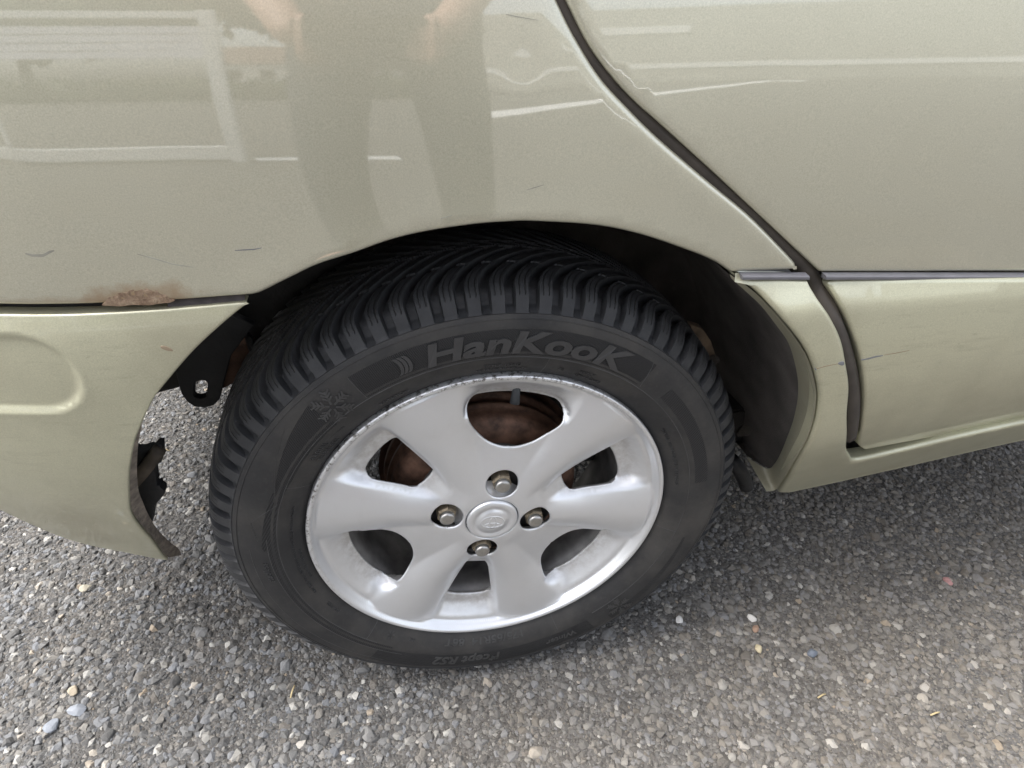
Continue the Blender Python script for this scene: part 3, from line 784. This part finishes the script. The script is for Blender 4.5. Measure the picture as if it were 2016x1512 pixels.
def patch(name, d0, d1, r0, r1, mat, h=.00025, n=None, r0b=None, r1b=None):
    n = n or max(3, int(abs(d1 - d0) / 1.5)); V = []; Fc = []; m_ = 6
    r0b = r0 if r0b is None else r0b; r1b = r1 if r1b is None else r1b
    for i in range(n + 1):
        t = i / n; a = math.radians(d0 + (d1 - d0) * t); c, s = math.cos(a), math.sin(a); ra = r0 + (r0b - r0) * t; rb = r1 + (r1b - r1) * t
        for j in range(m_ + 1):
            q = ra + (rb - ra) * j / m_; V.append((q * c, side_y(q) - h, ZC + q * s))
    for i in range(n):
        for j in range(m_):
            a = i * (m_ + 1) + j; Fc.append((a, a + 1, a + m_ + 2, a + m_ + 1))
    return mesh_obj(name, V, Fc, mat, wheel)
patch('hatched_panel', 120.5, 52, .2225, .2490, M['hatch'])
patch('hatched_panel', 130.5, 160, .2090, .2225, M['hatch'], r0b=.2215, r1b=.2232)
patch('hatched_panel', 130.5, 158, .2225, .2500, M['hatch'], r0b=.2226, r1b=.2260)
patch('diamond_panel', 159, 236, .2215, .2300, M['diamond'])
patch('diamond_panel', 156, 176, .2235, .2300, M['diamond'], r1b=.2350, r0b=.2305, h=.0002)
patch('diamond_panel', 44, 8, .2240, .2400, M['diamond'])
patch('dark_panel', -52, -14, .2400, .2520, M['black'], r0b=.2330, r1b=.2360)
patch('dark_panel', -58, -128, .2260, .2500, M['black'])

def text_on_tyre(body, size, r0, dc, mat, name='raised_lettering', shear=0, bold=0, spacing=1.0, h=.0006, parent=None, sx=1.0):
    cu = bpy.data.curves.new('lettering', 'FONT'); cu.body = body; cu.size = size; cu.shear = shear; cu.offset = bold; cu.space_character = spacing
    cu.align_x = 'CENTER'; cu.extrude = h * .5; cu.resolution_u = 3; cu.bevel_depth = 0
    o = bpy.data.objects.new('lettering', cu); COL.objects.link(o)
    dg = bpy.context.evaluated_depsgraph_get(); me = bpy.data.meshes.new_from_object(o.evaluated_get(dg))
    COL.objects.unlink(o); bpy.data.objects.remove(o)
    bm = bmesh.new(); bm.from_mesh(me)
    bmesh.ops.triangulate(bm, faces=bm.faces[:])
    ce = math.radians(dc)
    for v in bm.verts:
        rr = r0 + v.co.y; a = ce - v.co.x * sx / (r0 + size * .35)
        v.co = (rr * math.cos(a), side_y(rr) - .0004 - v.co.z - h * .5, ZC + rr * math.sin(a))
    bm.to_mesh(me); bm.free(); me.materials.clear(); me.materials.append(mat); me.name = name
    return link(bpy.data.objects.new(name, me), parent or wheel)
text_on_tyre('HanKooK', .0300, .2258, 82.6, M['letter'], shear=.18, bold=.0010, sx=1.54, h=.0009)
# chevron swoosh before the lettering
def swoosh(dc, rc):
    V = []; Fc = []
    for k in range(3):
        base = len(V)
        for i in range(9):
            t = i / 8; ang = math.radians(-70 + 140 * t); w_ = .0016
            for q in (-w_, w_):
                lx = .004 * k + .006 * math.cos(ang) + q; ly = .0095 * math.sin(ang)
                rr = rc + ly; a = math.radians(dc) - lx / rc; V.append((rr * math.cos(a), side_y(rr) - .0011, ZC + rr * math.sin(a)))
        for i in range(8): Fc.append((base + 2 * i, base + 2 * i + 1, base + 2 * i + 3, base + 2 * i + 2))
    return mesh_obj('raised_emblem', V, Fc, M['letter'], wheel)
swoosh(111.5, .2365)
text_on_tyre('EXTRA LOAD', .0052, .2085, 88, M['letter'], spacing=1.1)
text_on_tyre('MADE IN HUNGARY', .0046, .2025, 88, M['letter'], spacing=1.15)
text_on_tyre('0287897', .0046, .2090, 65.5, M['letter']); text_on_tyre('0295117 S2WR2', .0042, .2030, 64, M['letter'])
text_on_tyre('E3', .0056, .2060, 72.5, M['letter'])
text_on_tyre('RADIAL', .0066, .2085, 140.5, M['letter'], spacing=1.1); text_on_tyre('TUBELESS', .0066, .2010, 139.5, M['letter'], spacing=1.1)
text_on_tyre('ROTATION', .0052, .2040, 116, M['letter'], spacing=1.15)
text_on_tyre('175/65R14  86T', .0125, .2040, -93, M['rib'], sx=1.25, bold=.0002)
text_on_tyre('M+S', .0050, .2060, -119, M['letter'])
text_on_tyre('Winter', .0125, .2330, -68, M['rib'], shear=.2, bold=.0003, sx=1.1)
text_on_tyre('i*cept RS2', .0205, .2300, -98.5, M['rib'], shear=.2, bold=.0005, sx=1.0)
text_on_tyre('studless', .0098, .2335, 184, M['letter'], shear=.25)
text_on_tyre('WINTER  HANKOOK TIRE  MAX LOAD', .0042, .2060, 20, M['letter'], spacing=1.3)
text_on_tyre('THIS TIRE IS FOR WINTER USE  TREAD 1 POLYESTER 2 STEEL 1 NYLON', .0036, .2060, 180, M['letter'], spacing=1.2)
text_on_tyre('SIDEWALL 1 POLYESTER', .0036, .2010, 186, M['letter'], spacing=1.2); text_on_tyre('MAX. PRESS.', .0042, .2050, 208, M['letter'])
def snowflake(dc, rc, R_):
    V = []; Fc = []
    def bar(x0, y0, x1, y1, w_):
        d = math.hypot(x1 - x0, y1 - y0); nx, ny = -(y1 - y0) / d * w_, (x1 - x0) / d * w_; b = len(V)
        for (x, y) in ((x0 + nx, y0 + ny), (x0 - nx, y0 - ny), (x1 - nx, y1 - ny), (x1 + nx, y1 + ny)):
            rr = rc + y; a = math.radians(dc) - x / rc; V.append((rr * math.cos(a), side_y(rr) - .0010, ZC + rr * math.sin(a)))
        Fc.append((b, b + 1, b + 2, b + 3))
    for k in range(6):
        t = math.radians(60 * k + 12); c, s = math.cos(t), math.sin(t)
        bar(c * R_ * .16, s * R_ * .16, c * R_, s * R_, R_ * .06)
        for f in (.42, .64, .84):
            for sg in (-1, 1):
                t2 = t + sg * .8; L = R_ * .34
                bar(c * R_ * f, s * R_ * f, c * R_ * f + math.cos(t2) * L, s * R_ * f + math.sin(t2) * L, R_ * .05)
    return mesh_obj('raised_snowflake', V, Fc, M['rib'], wheel, smooth=False)
snowflake(127.3, .2350, .0165); snowflake(-47, .2360, .0150); snowflake(-127, .2070, .0045)

# alloy rim
A0 = 79.0
def cone_s(r): return max(.0, .0435 - .26 * (.18 - r))
BL = [(.092, -.004), (.0955, .004), (.099, .016), (.106, .0268), (.115, .035), (.127, .0435), (.150, .0555), (.165, .061), (.185, .069)]
def dish(r): return .0035 + .031 * min(1, max(0, (.1865 - r) / .040)) ** .8
def Hrim(x, z):
    r = math.hypot(x, z); th = math.degrees(math.atan2(z, x)) - A0
    dl_ = (th + 60) % 120 - 60; ds = (th + 0) % 120 - 60
    top = .0065 - .0040 * ss((r - .10) / .085) - .0015 * ss((.055 - r) / .02)
    off = max(-1.1, min(1.1, (abs(dl_) - 33.0) / 13.0))                         # -1 at the large window, +1 at the small one
    y = top + (.0018 + .0050 * ss((r - .05) / .06)) * off * off * ss((r - .035) / .03)
    if r > .045:
        s = r * math.sin(math.radians(abs(ds))) if abs(ds) < 80 else 9
        b = cone_s(r)
        w = .0085 + .004 * ss((r - .15) / .02)
        mS = ss((b - s) / w) * ss((r - .045) / .022)
        fl = min(.0065 + .017 * ss((r - .048) / .048), dish(r))
        y += mS * max(0, fl - y)
        # soft crown along each spoke
        s = r * math.sin(math.radians(abs(dl_))) if abs(dl_) < 80 else 9
        b = interp(r, BL) if r > .09 else -.1
        mL = ss((b - s) / (.006 + .018 * ss((r - .145) / .022)))
        
        y += mL * max(0, dish(r) - y)
    if r > .1845:
        t = ss((r - .1840) / .002); y = y * (1 - t) + (.0052 - .0065 * ss((r - .1868) / .003)) * t
    return y
def pol_xz(r, s, ax):
    a = math.radians(ax); rho = math.sqrt(max(0, r * r - s * s)); return (rho * math.cos(a) - s * math.sin(a), rho * math.sin(a) + s * math.cos(a))
holes = []
for k in range(3):
    ax = A0 + 120 * k; side_p = [(.0965, .005), (.0995, .0145), (.106, .0248), (.115, .033), (.127, .0415), (.140, .0485), (.150, .0505), (.1555, .0440)]
    P = [pol_xz(r, s, ax) for r, s in side_p] + [pol_xz(.1570, s, ax) for s in (.026, .009, -.009, -.026)] + [pol_xz(r, -s, ax) for r, s in side_p[::-1]]
    holes.append(chaikin(P, 1))
    ax += 60; side_p = [(.0880, .0095), (.0925, .0150), (.110, .0195), (.130, .0250), (.143, .0280), (.1490, .0250)]
    P = [pol_xz(r, s, ax) for r, s in side_p] + [pol_xz(.1505, s, ax) for s in (.014, 0, -.014)] + [pol_xz(r, -s, ax) for r, s in side_p[::-1]]
    holes.append(chaikin(P, 1))
for k in range(4):
    a = math.radians(77 + 90 * k); holes.append([(.05 * math.cos(a) + .0172 * math.cos(t), .05 * math.sin(a) + .0172 * math.sin(t)) for t in np.linspace(0, 2 * math.pi, 40)[:-1]])
holes.append([(.0292 * math.cos(t), .0292 * math.sin(t)) for t in np.linspace(0, 2 * math.pi, 72)[:-1]])
circ = [(.1942 * math.cos(t), .1942 * math.sin(t)) for t in np.linspace(0, 2 * math.pi, 300)[:-1]]
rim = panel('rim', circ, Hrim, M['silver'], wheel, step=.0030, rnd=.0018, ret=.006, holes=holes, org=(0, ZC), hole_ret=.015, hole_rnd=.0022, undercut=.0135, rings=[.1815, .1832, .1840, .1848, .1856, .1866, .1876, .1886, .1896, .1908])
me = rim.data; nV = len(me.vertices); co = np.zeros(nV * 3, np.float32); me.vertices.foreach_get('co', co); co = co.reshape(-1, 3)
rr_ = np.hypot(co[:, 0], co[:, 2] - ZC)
gr = np.clip((co[:, 1] - .0125) / .016, 0, 1) * np.where(rr_ > .06, 1, .8)  # brake dust plus painted dish shade, stronger the deeper the rim surface lies
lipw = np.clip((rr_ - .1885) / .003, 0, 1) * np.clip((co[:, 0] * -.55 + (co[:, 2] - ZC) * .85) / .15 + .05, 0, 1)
for nm, val in (('grime_and_shade', gr), ('lip', lipw)):
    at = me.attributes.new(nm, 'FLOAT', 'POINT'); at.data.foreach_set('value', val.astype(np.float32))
lathe('rim_barrel', [(.190, .004), (.186, .010), (.176, .020), (.1555, .034), (.1525, .045), (.1530, .10), (.162, .13), (.176, .145), (.190, .152)], simple('barrel_grey', (.16, .155, .15), .55, .5, .4, 40), wheel, 128)
# centre cap with emblem
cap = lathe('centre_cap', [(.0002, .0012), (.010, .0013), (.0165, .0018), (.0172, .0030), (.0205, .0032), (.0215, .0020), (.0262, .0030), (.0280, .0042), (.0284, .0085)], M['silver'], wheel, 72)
def ellipse_ring(cx, cy, rx, ry, w_, rot=0):
    V = []; Fc = []; n = 48
    th0 = math.radians(172)
    for i in range(n):
        t = 2 * math.pi * i / n
        for q, hh in ((-w_, .0), (-w_ * .5, .0005), (w_ * .5, .0005), (w_, .0)):
            x = cx + (rx + q) * math.cos(t); y = cy + (ry + q) * math.sin(t)
            X = x * math.cos(th0) - y * math.sin(th0); Z = x * math.sin(th0) + y * math.cos(th0)
            V.append((X, .0013 - hh, ZC + Z))
    for i in range(n):
        for k in range(3): Fc.append((i * 4 + k, ((i + 1) % n) * 4 + k, ((i + 1) % n) * 4 + k + 1, i * 4 + k + 1))
    return mesh_obj('cap_emblem', V, Fc, M['silver'], wheel)
ellipse_ring(0, 0, .0128, .0088, .0010); ellipse_ring(0, .0006, .0036, .0084, .0008); ellipse_ring(0, .0046, .0082, .0034, .0008)
# wheel nuts
def nut_mesh():
    V = []; Fc = []
    hexr = [(.0100, .0335), (.0112, .0300), (.0112, .0110), (.0102, .0085)]
    for r, y in hexr:
        for k in range(6): V.append((r * math.cos(math.pi / 3 * k), y, r * math.sin(math.pi / 3 * k)))
    for q in range(3):
        for k in range(6): Fc.append((q * 6 + k, q * 6 + (k + 1) % 6, q * 6 + 6 + (k + 1) % 6, q * 6 + 6 + k))
    Fc.append(tuple(range(18, 24)))
    me = bpy.data.meshes.new('wheel_nut'); me.from_pydata(V, [], Fc); me.update(); me.materials.append(M['nut_rust']); return me
def cap_mesh():
    V = []; Fc = []; prof = [(.0084, .0095), (.0083, .0050), (.0078, .0034), (.0066, .0026), (.0045, .0023), (.0001, .0022)]; n = 32
    for r, y in prof:
        for k in range(n): V.append((r * math.cos(2 * math.pi * k / n), y, r * math.sin(2 * math.pi * k / n)))
    for q in range(len(prof) - 1):
        for k in range(n): Fc.append((q * n + k, q * n + (k + 1) % n, (q + 1) * n + (k + 1) % n, (q + 1) * n + k))
    me = bpy.data.meshes.new('wheel_nut'); me.from_pydata(V, [], Fc); me.update(); me.materials.append(M['nut']); me.shade_smooth(); return me
nm_, cm_ = nut_mesh(), cap_mesh()
for k in range(4):
    a = math.radians(77 + 90 * k)
    o = bpy.data.objects.new('wheel_nut', nm_); o.location = (.05 * math.cos(a), 0, ZC + .05 * math.sin(a)); o.rotation_euler = (0, .3 + k * .37, 0); link(o, wheel)
    o = bpy.data.objects.new('wheel_nut_cap', cm_); o.location = (.05 * math.cos(a), 0, ZC + .05 * math.sin(a)); link(o, wheel)
lathe('nut_seat', [(.001, .0305), (.075, .0305), (.080, .034), (.080, .04)], simple('mount_face', (.10, .095, .09), .6, .5), wheel, 64)
# brake drum behind the spokes
lathe('brake_drum', [(.030, .040), (.070, .041), (.088, .044), (.100, .047), (.1055, .052), (.1075, .058), (.108, .068), (.1105, .0685), (.1110, .074), (.1085, .0745), (.1085, .084), (.1130, .0845), (.1135, .094), (.110, .095), (.110, .104)], M['drum'], wheel, 96)
lathe('brake_backplate', [(.02, .112), (.112, .110), (.118, .106), (.119, .102)], M['rust'], wheel, 96)
a = math.radians(80)
tube('valve_stem', [(.170 * math.cos(a), .030, ZC + .170 * math.sin(a)), (.158 * math.cos(a), .026, ZC + .158 * math.sin(a)), (.146 * math.cos(a), .022, ZC + .146 * math.sin(a))], .0045, simple('valve_cap', (.035, .04, .045), .5), wheel, 14, taper=(1, .9, 1.15))

# ------------------------------------------------------------------ the place behind the photographer (seen mirrored in the paint)
M['white'] = simple('white_paint', (.78, .78, .76), .6, var=.06)
M['lilac'] = simple('lilac_sheet', (.80, .79, .86), .5, var=.08, scale=8)
M['wall'] = simple('render_wall', (.62, .60, .55), .85, var=.08, scale=3)
M['grey_wall'] = simple('grey_wall', (.36, .35, .32), .85, var=.12, scale=2)
M['roof_tile'] = simple('roof_tiles', (.14, .08, .06), .8, var=.2, scale=4)
M['leaf'] = simple('leaves', (.06, .085, .03), .6, var=.5, scale=2)
M['bark'] = simple('bark', (.10, .075, .05), .9, var=.4, scale=20)
def flat_line(name, a, b, w):
    a, b = Vector(a), Vector(b); d = (b - a).normalized(); n_ = Vector((-d.y, d.x)) * w / 2
    o = mesh_obj(name, [(*(a + n_), .004), (*(a - n_), .004), (*(b - n_), .004), (*(b + n_), .004)], [(0, 1, 2, 3)], M['white'], smooth=False); o['kind'] = 'structure'; return o
flat_line('parking_line', (.75, -5.95), (15, -24.2), .55)
flat_line('parking_line', (-.70, -3.0), (.0, -3.2), .10)
fr = thing('white_frame', 'white metal frame with pale lilac striped panels beside the parking bay', 'frame', (-.75, -2.95, 0))
def fbox(name, lo, hi, mat, par=fr):
    o = box(name, tuple(l - c for l, c in zip(lo, par.location)), tuple(h - c for h, c in zip(hi, par.location)), mat, par, .004); return o
fbox('post', (-.80, -2.98, 0), (-.73, -2.92, 1.26), M['white']); fbox('post', (-3.2, -2.98, 0), (-3.13, -2.92, 1.26), M['white']); fbox('post', (-1.95, -2.98, 0), (-1.90, -2.92, 1.0), M['white'])
fbox('top_rail', (-3.13, -2.975, 1.20), (-.80, -2.925, 1.25), M['white']); fbox('bottom_rail', (-3.13, -2.975, .02), (-.80, -2.925, .12), M['white'])
for k in range(4): fbox('panel_slat', (-3.13, -2.965, .92 + .058 * k), (-.80, -2.940, .972 + .058 * k), M['lilac'])
def house(name, label, loc, w, d, h, mat, cat='house', band=False):
    t = thing(name, label, cat, loc)
    def b_(nm, lo, hi, m_): return box(nm, lo, hi, m_, t, .01)
    b_('wall', (-w / 2, -d, 0), (w / 2, 0, h), mat)
    if not band:
        mesh_obj('roof', [(-w / 2 - .3, -d - .3, h), (w / 2 + .3, -d - .3, h), (w / 2 + .3, .3, h), (-w / 2 - .3, .3, h), (-w / 2 - .3, -d / 2, h + d * .35), (w / 2 + .3, -d / 2, h + d * .35)], [(0, 1, 5, 4), (2, 3, 4, 5), (1, 2, 5), (3, 0, 4), (3, 2, 1, 0)], M['roof_tile'], t, smooth=False)
    for i in range(0 if band else int(w // 2)):
        x = -w / 2 + 1 + i * 2; b_('window', (x - .45, -.02, 1.0), (x + .45, .04, 2.1), M['glass'])
    return t
house('house', 'white rendered house with dark tiled roof beyond the parking area', (-6.6, -46, 0), 6, 6, 2.9, M['wall'])
bd = house('building', 'long windowless grey building with a white band and white sign along its wall', (19.0, -28.0, 0), 30, 8, 6.2, M['grey_wall'], 'building', True); bd.rotation_euler = (0, 0, math.radians(24))
box('wall_band', (-14.9, .0, 1.3), (14.9, .06, 1.75), M['white'], bd, .005); box('wall_sign', (-9.5, .0, 4.2), (-5.2, .07, 4.75), M['white'], bd, .005)
def tree(label, loc, h, cr, seed, group='trees across the parking area'):
    t = thing('tree', label, 'tree', loc, group); r_ = random.Random(seed)
    tube('trunk', [(0, 0, 0), (.05, .02, h * .35), (.0, .05, h * .7)], .14, M['bark'], t, 8, taper=(1.2, .9, .4))
    V = []; Fc = []
    lobes = [(Vector((r_.uniform(-.6, .6) * cr, r_.uniform(-.6, .6) * cr, h * .66 + r_.uniform(-.5, .6) * cr)), cr * r_.uniform(.35, .65)) for _ in range(14)]
    for c, R_ in lobes:
        for _ in range(170):
            d = Vector((r_.gauss(0, 1), r_.gauss(0, 1), r_.gauss(0, 1))).normalized(); p = c + d * R_ * r_.uniform(.6, 1.05); s_ = r_.uniform(.22, .42)
            u = Vector((r_.gauss(0, 1), r_.gauss(0, 1), r_.gauss(0, 1))).normalized(); w_ = d.cross(u).normalized(); b = len(V)
            V += [p + u * s_, p + w_ * s_ * .6, p - u * s_, p - w_ * s_ * .6]; Fc.append((b, b + 1, b + 2, b + 3))
    mesh_obj('crown', V, Fc, M['leaf'], t, smooth=False)
for k, (x, y, h, cr, lb) in enumerate([
        (-7.2, -16, 6.4, 2.7, 'broad leafy tree with a low crown beside the tallest tree'), (-3.6, -17, 7.4, 2.9, 'tallest leafy tree standing before the white house'),
        (.2, -18, 6.2, 2.7, 'round leafy tree between the tallest tree and the grey building'), (-11.4, -14.5, 6.6, 2.8, 'leafy tree second from the outer end of the row'),
        (-15.5, -12, 6.8, 2.9, 'leafy tree at the outer end of the row, away from the buildings')]):
    tree(lb, (x, y, 0), h, cr, 31 + k)
hd = thing('hedge', 'dense dark green hedge running along the far edge of the parking area', 'hedge', (-5, -12.5, 0))
V = []; Fc = []; r_ = random.Random(5)
for _ in range(5200):
    p = Vector((r_.uniform(-6, 6), r_.uniform(-.4, .4), r_.uniform(.0, .72 + .12 * math.sin(_ * .01)))); u = Vector((r_.gauss(0, 1), r_.gauss(0, 1), r_.gauss(0, 1))).normalized(); w_ = u.cross(Vector((r_.gauss(0, 1), r_.gauss(0, 1), 1))).normalized(); b = len(V); s_ = r_.uniform(.05, .12)
    V += [p + u * s_, p + w_ * s_ * .7, p - u * s_, p - w_ * s_ * .7]; Fc.append((b, b + 1, b + 2, b + 3))
mesh_obj('foliage', V, Fc, M['leaf'], hd, smooth=False)

# ------------------------------------------------------------------ photographer
M['skin'] = simple('skin', (.50, .30, .22), .55, var=.08)
M['jeans'] = simple('dark_trousers', (.035, .04, .05), .85, var=.2, scale=200, bump=.0006, bscale=900)
M['shirt'] = simple('grey_t_shirt', (.16, .155, .15), .85, var=.12, scale=80, bump=.0006, bscale=700)
M['hair'] = simple('brown_hair', (.045, .03, .02), .6, var=.4, scale=150)
M['shoe'] = simple('dark_shoe', (.03, .03, .032), .6)
def skin_mesh(name, verts, edges, radii, mat, parent, root=0, sub=2):
    me = bpy.data.meshes.new(name); me.from_pydata(verts, edges, []); me.update(); o = bpy.data.objects.new(name, me); COL.objects.link(o)
    md = o.modifiers.new('skin', 'SKIN'); md.use_smooth_shade = True; sv = me.skin_vertices[0].data
    for i, r in enumerate(radii): sv[i].radius = r if isinstance(r, tuple) else (r, r)
    sv[root].use_root = True
    o.modifiers.new('sub', 'SUBSURF').levels = sub
    dg = bpy.context.evaluated_depsgraph_get(); m2 = bpy.data.meshes.new_from_object(o.evaluated_get(dg)); COL.objects.unlink(o); bpy.data.objects.remove(o)
    m2.name = name; m2.materials.clear(); m2.materials.append(mat); m2.shade_smooth(); return link(bpy.data.objects.new(name, m2), parent)
PX, PY = -.05, -.98
pr = thing('person', 'person in grey t-shirt and dark trousers bending forward with a phone in both hands', 'person', (PX, PY, 0))
L_ = lambda p: (p[0] - PX, p[1] - PY, p[2])
ph = (CAM[0], CAM[1] - .03, CAM[2])
HL, HR = (ph[0] - .085, ph[1] - .02, ph[2] - .005), (ph[0] + .085, ph[1] - .02, ph[2] - .005)
body_v = [(PX, PY, .93), (PX, PY + .03, 1.08), (PX, PY + .09, 1.25), (PX, PY + .15, 1.38), (PX, PY + .19, 1.47), (PX, PY + .23, 1.55), (PX, PY + .26, 1.66),   # pelvis..head
          (PX - .19, PY + .14, 1.37), (PX - .27, PY + .12, 1.10), HL, (PX + .19, PY + .14, 1.37), (PX + .25, PY + .12, 1.10), HR,
          (PX - .10, PY, .88), (PX - .13, PY + .04, .48), (PX - .14, PY - .01, .09), (PX - .16, PY + .14, .05),
          (PX + .10, PY, .88), (PX + .13, PY + .04, .48), (PX + .15, PY - .01, .09), (PX + .17, PY + .14, .05)]
body_e = [(0, 1), (1, 2), (2, 3), (3, 4), (4, 5), (5, 6), (3, 7), (7, 8), (8, 9), (3, 10), (10, 11), (11, 12), (0, 13), (13, 14), (14, 15), (15, 16), (0, 17), (17, 18), (18, 19), (19, 20)]
body_r = [(.15, .11), (.14, .10), (.16, .11), (.15, .10), .055, .07, .095, .062, .043, .028, .062, .043, .028, .085, .058, .042, .035, .085, .058, .042, .035]
skin_mesh('body', [L_(v) for v in body_v], body_e, body_r, M['skin'], pr)
gar = lambda idx, extra: [(r[0] + extra, r[1] + extra) if isinstance(r, tuple) else r + extra for r in (body_r[i] for i in idx)]
ti = [0, 13, 14, 15, 17, 18, 19]
skin_mesh('trousers', [L_(body_v[i]) for i in ti], [(0, 1), (1, 2), (2, 3), (0, 4), (4, 5), (5, 6)], gar(ti, .014), M['jeans'], pr)
mid = lambda a, b, t: tuple(a[i] + (b[i] - a[i]) * t for i in range(3))
sv_ = [body_v[0], body_v[1], body_v[2], body_v[3], body_v[4], body_v[7], mid(body_v[7], body_v[8], .6), body_v[10], mid(body_v[10], body_v[11], .6)]
skin_mesh('t_shirt', [L_(v) for v in sv_], [(0, 1), (1, 2), (2, 3), (3, 4), (3, 5), (5, 6), (3, 7), (7, 8)], [(.17, .13), (.16, .115), (.175, .125), (.165, .115), .065, .08, .068, .08, .068], M['shirt'], pr)
hc = Vector(L_((PX, PY + .255, 1.645)))
bm = bmesh.new(); bmesh.ops.create_icosphere(bm, subdivisions=4, radius=.105)
for v in bm.verts:
    v.co.x *= .82; v.co.z *= 1.12
    if v.co.y > .03 and v.co.z < .055: v.co *= .86
    v.co *= 1 + .02 * math.sin(v.co.x * 160) * math.sin(v.co.z * 90)
me = bpy.data.meshes.new('hair'); bm.to_mesh(me); bm.free(); me.materials.append(M['hair']); me.shade_smooth(); o = bpy.data.objects.new('hair', me); o.location = hc + Vector((0, -.012, .012)); link(o, pr)
for sx in (-1, 1):
    e_ = bmesh.new(); bmesh.ops.create_icosphere(e_, subdivisions=2, radius=.012); me = bpy.data.meshes.new('eye'); e_.to_mesh(me); e_.free(); me.materials.append(M['white']); o = bpy.data.objects.new('eye', me); o.location = hc + Vector((.032 * sx, .085, -.005)); link(o, pr)
tube('nose', [tuple(hc + Vector((0, .085, .0))), tuple(hc + Vector((0, .112, -.028))), tuple(hc + Vector((0, .092, -.036)))], .011, M['skin'], pr, 8)
tube('mouth', [tuple(hc + Vector((-.024, .088, -.062))), tuple(hc + Vector((0, .096, -.064))), tuple(hc + Vector((.024, .088, -.062)))], .005, simple('lips', (.38, .17, .14), .5), pr, 8)
for sx, Hn in ((-1, HL), (1, HR)):
    vs = [L_(Hn), L_((Hn[0] - sx * .012, Hn[1] + .015, Hn[2]))]; es = [(0, 1)]; rs_ = [.03, (.034, .022)]
    for k in range(4):
        z0 = Hn[2] - .034 + .022 * k; b = len(vs)
        vs += [L_((Hn[0] - sx * .008, Hn[1] + .03, z0)), L_((Hn[0] - sx * .004, Hn[1] + .016, z0 * 1.0)), L_((Hn[0] - sx * .03, Hn[1] - .002, z0))]; es += [(1, b), (b, b + 1), (b + 1, b + 2)]; rs_ += [.0095, .009, .008]
    b = len(vs); vs += [L_((Hn[0] - sx * .03, Hn[1] - .006, Hn[2] + .03)), L_((Hn[0] - sx * .05, Hn[1] + .004, Hn[2] + .02))]; es += [(0, b), (b, b + 1)]; rs_ += [.011, .009]
    skin_mesh('hand', vs, es, rs_, M['skin'], pr)
for sx, i in ((-1, 15), (1, 19)):
    c = body_v[i]; tube('shoe', [L_((c[0], c[1] - .07, .04)), L_((c[0], c[1] + .0, .055)), L_((c[0] + sx * .01, c[1] + .10, .042)), L_((c[0] + sx * .02, c[1] + .19, .032))], .045, M['shoe'], pr, 14, taper=(.8, 1.15, 1.0, .6))
pm = box('smartphone', (-.078, -.004, -.037), (.078, .004, .037), simple('phone_case', (.02, .02, .022), .35), None, .003)
pm.matrix_world = Matrix.Translation(Vector(ph) - Vector(RM[2]) * .0) @ Matrix(((RM[0][0], RM[2][0], -RM[1][0]), (RM[0][1], RM[2][1], -RM[1][1]), (RM[0][2], RM[2][2], -RM[1][2]))).to_4x4()
tag(pm, 'black smartphone held in both hands by the bending person', 'phone')

# ------------------------------------------------------------------ loose bits on the asphalt
def bit(name, px, r, col, label, cat, seed, fl=.6, group=None):
    me = rock_mesh(name, seed); me.materials.append(simple(name + '_' + cat, col, .8, var=.15, scale=150)); o = bpy.data.objects.new(name, me); q = at_z(px, 0)
    o.location = (q[0], q[1], r * fl * .7); o.scale = (r, r * .75, r * fl); o.rotation_euler = (0, 0, seed * 1.3); COL.objects.link(o); return tag(o, label, cat, group)
bit('pebble', (1337, 1224), .0075, (.55, .54, .52), 'flat white pebble on the asphalt below the tyre near its snowflake mark', 'pebble', 1)
bit('pebble', (1478, 1220), .0080, (.52, .50, .47), 'long whitish pebble with a brown pebble lying against it', 'pebble', 2)
bit('pebble', (1487, 1240), .0065, (.26, .17, .12), 'small brown pebble lying against a long whitish pebble', 'pebble', 3)
bit('pebble', (1865, 1147), .0085, (.36, .20, .19), 'reddish pink pebble on open asphalt in front of the sill', 'pebble', 4)
bit('pebble', (1598, 1288), .0085, (.12, .135, .16), 'dark blue grey chip with a flat top on the asphalt', 'pebble', 5)
bit('pebble', (1492, 1279), .0075, (.42, .36, .24), 'yellowish tan pebble on the asphalt beside a dark hollow', 'pebble', 6)
bit('pebble', (155, 1400), .0140, (.21, .225, .25), 'large triangular pale blue stone set in the asphalt', 'stone', 7, .35)
bit('pebble', (103, 1432), .0120, (.18, .195, .22), 'large slate blue stone with a rounded end', 'stone', 8, .35)
bit('pebble', (145, 1362), .0085, (.33, .28, .21), 'oval sand coloured pebble near the large blue stones', 'pebble', 9)
bit('pebble', (170, 1160), .0090, (.36, .33, .26), 'cream pebble lying beneath the bumper corner', 'pebble', 10)
def straw(px0, px1, label, r=.0011):
    a, b = at_z(px0, .004), at_z(px1, .004); mid_ = (a + b) / 2 + np.array([0, 0, .002])
    o = tube('straw', [tuple(a), tuple(mid_), tuple(b)], r, simple('straw', (.45, .36, .20), .7), None, 6); return tag(o, label, 'straw')
straw((580, 1350), (572, 1374), 'short pale straw on the asphalt under the tyre')
straw((1832, 1408), (1850, 1402), 'pale straw stub lying on coarse gravel')
straw((1610, 1374), (1625, 1366), 'short orange tinted straw on smooth asphalt')
straw((335, 888), (318, 884), 'thin white stalk lying under the car behind the bumper bracket', .0008)
